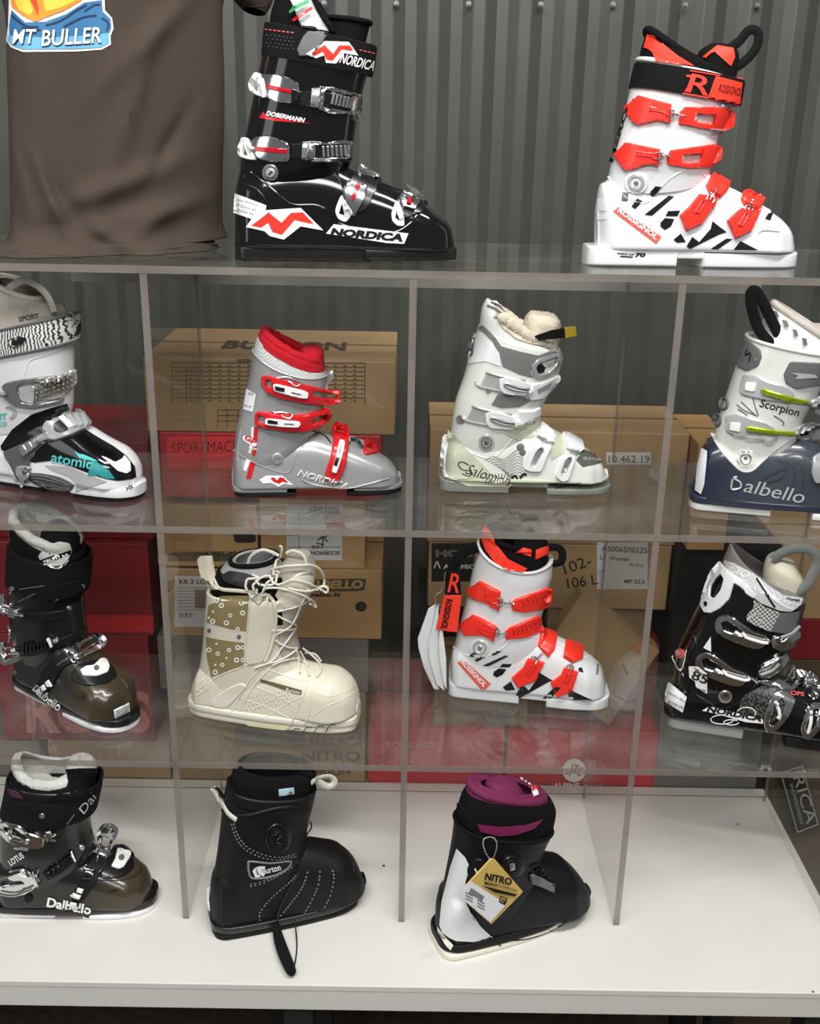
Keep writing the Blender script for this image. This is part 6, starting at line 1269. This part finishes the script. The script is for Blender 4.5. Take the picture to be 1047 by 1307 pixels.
for i in range(6): b.cord('cross_lace', [(560+i*16, 560+i*12), (590+i*14, 548+i*16), (610+i*12, 580+i*14)], .0022, P_rub, .002)
b.plate('small_flag_label', [(566, 236), (586, 230), (592, 268), (572, 276)], P_wht, .001, .002, hit=False); b.decal('flag_mark', [(568, 238), (585, 233), (588, 248), (572, 254)], P_crim, .004)
for k_ in range(4): b.decal('small_print', [(520+k_*16, 200+k_*10), (530+k_*16, 203+k_*10), (532+k_*16, 211+k_*10), (522+k_*16, 208+k_*10)], P_wht, .002)
# swing tag and its bead chain: the tag hangs on the boot and is a thing of its own
def retarget(o, root, B):
    """keep o where it stands but hang it under another thing"""
    M4 = Matrix.Rotation(B.phi, 4, 'Z'); M4.translation = Vector(B.O); o.parent = None; o.data = o.data.copy(); o.data.transform(Matrix.Translation(-root.location)@M4); o.parent = root
tg = empty('swing_tag', tuple(b.O+b.n*.06+b.u*.09+np.array([0, 0, .07])), 0, 'yellow and white square swing tag hanging from the magenta-lined snowboard boot', 'tag')
P_yel = mat('mustard_card', (.66, .46, .12), .5)
td = b.plate('tag_card', [(400, 522), (418, 528), (528, 655), (400, 786), (300, 700), (290, 640)], P_yel, .0012, .003, 14, flat=.064, chamfer=.0003, hit=False)
F1 = .0700
parts_ = [td, b.decal('white_half', [(322, 618), (465, 712), (400, 785), (300, 700), (285, 645)], P_paper, .0, 14, flat=F1),
          b.text('lettering', 'NITRO', (376, 612), (484, 636), 30, P_ink, .04, .0, flat=F1+.0006), b.text('lettering', 'BOOT', (376, 630), (428, 642), 11, P_ink, .06, .0, flat=F1+.0006), b.text('lettering', 'DIVISION', (430, 642), (506, 662), 11, P_ink, .0, .0, flat=F1+.0006),
          b.decal('black_rule', [(362, 634), (510, 672), (500, 680), (420, 664)], P_ink, 0, flat=F1+.0006), b.decal('badge_frame', [[(442, 676), (470, 688), (460, 716), (434, 702)], [(446, 682), (464, 690), (456, 708), (440, 698)]], P_ink, 0, flat=F1+.0006), b.text('badge_letter', 'N', (444, 702), (456, 708), 14, P_ink, .04, 0, flat=F1+.0006),
          b.decal('barcode', [[(322+i*5, 645+i*3.2), (325+i*5, 647+i*3.2), (316+i*5, 668+i*3.2), (313+i*5, 666+i*3.2)] for i in range(11)], P_ink, 0, 40, flat=F1+.0006),
          b.decal('small_print', [[(300+j*12, 660+i*12+j*8), (330+j*12, 676+i*12+j*8), (329+j*12, 680+i*12+j*8), (299+j*12, 664+i*12+j*8)] for i in range(3) for j in (0, 4)], P_grey, 0, 40, flat=F1+.0006)]
mb = MB_()
for L_ in ([(402, 535), (380, 500), (370, 470), (372, 445), (395, 435)], [(402, 535), (418, 500), (424, 465), (415, 442), (395, 435)]):
    for p, in zip(crom(L_, 5)):
        q = b.project([p], .002, .062)[0][0]; mb.tube([q-np.array([.0011, 0, 0]), q-np.array([.0008, 0, 0]), q, q+np.array([.0008, 0, 0]), q+np.array([.0011, 0, 0])], .0015, 7, rs=[.0006, .0013, .0016, .0013, .0006])
parts_.append(mk('bead_chain', mb.v, mb.f, P_chr, b.root))
for o_ in parts_: retarget(o_, tg, b)

# ============================================================ brown t-shirt on the top shelf
P_shirt = mat('brown_cotton', (.050, .035, .026), .92, 0, 0, .35, 700, var=.05, vscale=120)
b = Boot('t_shirt', (0, 0, 3.079), (60, 1012), (880, 985), Z1, .07, 'dark brown t-shirt with an orange and blue print, left on the top shelf', 't-shirt')
def drape(x, y, z):
    g = lambda cx, cz, ang, L, w_, a: a*math.exp(-(((x-cx)*math.sin(ang)-(z-cz)*math.cos(ang))/w_)**2)*math.exp(-(((x-cx)*math.cos(ang)+(z-cz)*math.sin(ang))/L)**2)
    d = 0
    for q in ((.18, .20, 1.2, .10, .014, .010), (.215, .30, .75, .09, .016, .010), (.16, .10, .35, .09, .017, .012), (.06, .08, 1.9, .07, .010, .010), (.09, .06, 2.2, .06, .014, -.008), (.20, .055, .25, .08, .016, .012), (.02, .12, 1.7, .08, .010, .007), (.13, .30, 1.5, .2, .03, -.006), (.05, .3, 1.57, .25, .014, .005), (.24, .16, 1.0, .06, .012, -.008), (.13, .03, 2.6, .05, .014, .010), (.18, .03, .5, .05, .014, .010)): d += g(*q)
    hem = max(0, 1-z/.05); d += hem*hem*.022*(1+.4*math.sin(x*38))+hem*.006*math.sin(x*70+1)
    f = 1 if y < 0 else -1
    return (x, y-f*d*(1 if y < .02 else .4), z)
b.loft('shirt_body', [([-.045, .001], [.318, .001], .070, 2.6), ([-.035, .012], [.310, .016], .066, 2.6), ((18, 955), (880, 925), .060, 2.8), ((40, 880), (868, 860), .058, 2.8), ((40, 700), (868, 700), .058, 2.8), ((36, 500), (874, 500), .058, 2.8), ((28, 280), (874, 280), .060, 2.8), ((22, 60), (868, 40), .062, 2.8), ((-20, -160), (900, -180), .062, 2.6), ((120, -330), (780, -340), .045, 2.4), ((300, -390), (600, -395), .03, 2.2)], P_shirt, n=240, sub=22, disp=drape)
b.cord('side_seam', [(782, 2), (776, 120), (776, 235), (800, 350), (832, 440), (852, 600), (866, 760), (866, 930)], .0010, P_shirt)
b.cord('hem_seam', [(20, 985), (200, 1000), (380, 1005), (600, 985), (860, 955)], .0011, P_shirt, -.0003)
b.loft('sleeve', [((720, -300), (860, -180), .045), ((800, -180), (960, -90), .048), ((880, -70), (1060, -40), .045), ((930, 0), (1062, 12), .040), ((960, 28), (1036, 62), .032)], P_shirt, open_top=1.5, wall=.002); b.cord('cuff_seam', [(935, -2), (985, 25), (1050, 20)], .001, P_shirt)
P_b1 = mat('blue_ink', (.03, .16, .34), .6); P_b2 = mat('sky_blue_ink', (.14, .42, .66), .6); P_b3 = mat('navy_ink', (.008, .03, .09), .6); P_or = mat('orange_ink', (.90, .27, .02), .6); P_ye = mat('yellow_ink', (.90, .55, .06), .6)
pr = [b.decal('print_backing', [(38, -40), (410, -40), (412, 40), (440, 70), (446, 112), (434, 142), (436, 175), (400, 195), (300, 202), (90, 204), (45, 186), (26, 160), (34, 100)], P_wht, .0008, 12),
 b.decal('blue_scarf', [(48, 40), (100, 88), (180, 85), (260, 55), (330, 10), (400, 0), (404, 45), (434, 74), (438, 108), (425, 140), (330, 150), (180, 158), (40, 150), (40, 100)], P_b1, .0014, 12),
 b.decal('pale_blue_base', [(40, 140), (180, 148), (330, 140), (428, 130), (428, 170), (395, 186), (300, 192), (90, 194), (50, 178), (33, 158)], P_b2, .0017, 12),
 b.decal('orange_fur', [(42, -40), (330, -40), (322, 0), (250, 42), (180, 68), (140, 86), (92, 62), (50, 25)], P_or, .002, 12), b.decal('yellow_fur', [(190, -40), (310, -40), (300, 0), (240, 30), (180, 45), (170, 0)], P_ye, .0024, 12), b.decal('yellow_fur', [(55, -10), (110, -20), (130, 40), (120, 62), (80, 40)], P_ye, .0024, 12), b.decal('red_fold', [(112, -20), (140, -10), (152, 30), (148, 62), (130, 20)], mat('red_ink', (.6, .05, .01), .6), .0028),
 b.decal('dark_folds', [ribbon(L_, 7) for L_ in ([(50, 60), (100, 100), (150, 105)], [(180, 100), (240, 80), (300, 40), (340, 20)], [(250, 105), (320, 70), (380, 60)], [(330, 45), (370, 20), (395, 18)], [(90, 110), (160, 118)], [(400, 70), (425, 90), (420, 120)])], P_b3, .0022)]
b.text('lettering', 'MT', (58, 176), (136, 176), 56, P_b3, .02, .0028, .15); b.text('lettering', 'BULLER', (166, 186), (400, 172), 62, P_b3, .02, .0028, .15)
b.text('lettering', 'MT', (56, 172), (134, 172), 56, P_wht, .01, .0036, .15); b.text('lettering', 'BULLER', (163, 182), (398, 168), 62, P_wht, .01, .0036, .15)

# things of one kind carry one group
for o in list(COL.objects):
    if o.parent is None and o.type == 'EMPTY':
        g_ = {'ski boot': 'ski boots on display', 'snowboard boot': 'snowboard boots on display', 'carton': 'cartons piled behind the rack'}.get(o.get('category'))
        if g_: o['group'] = g_
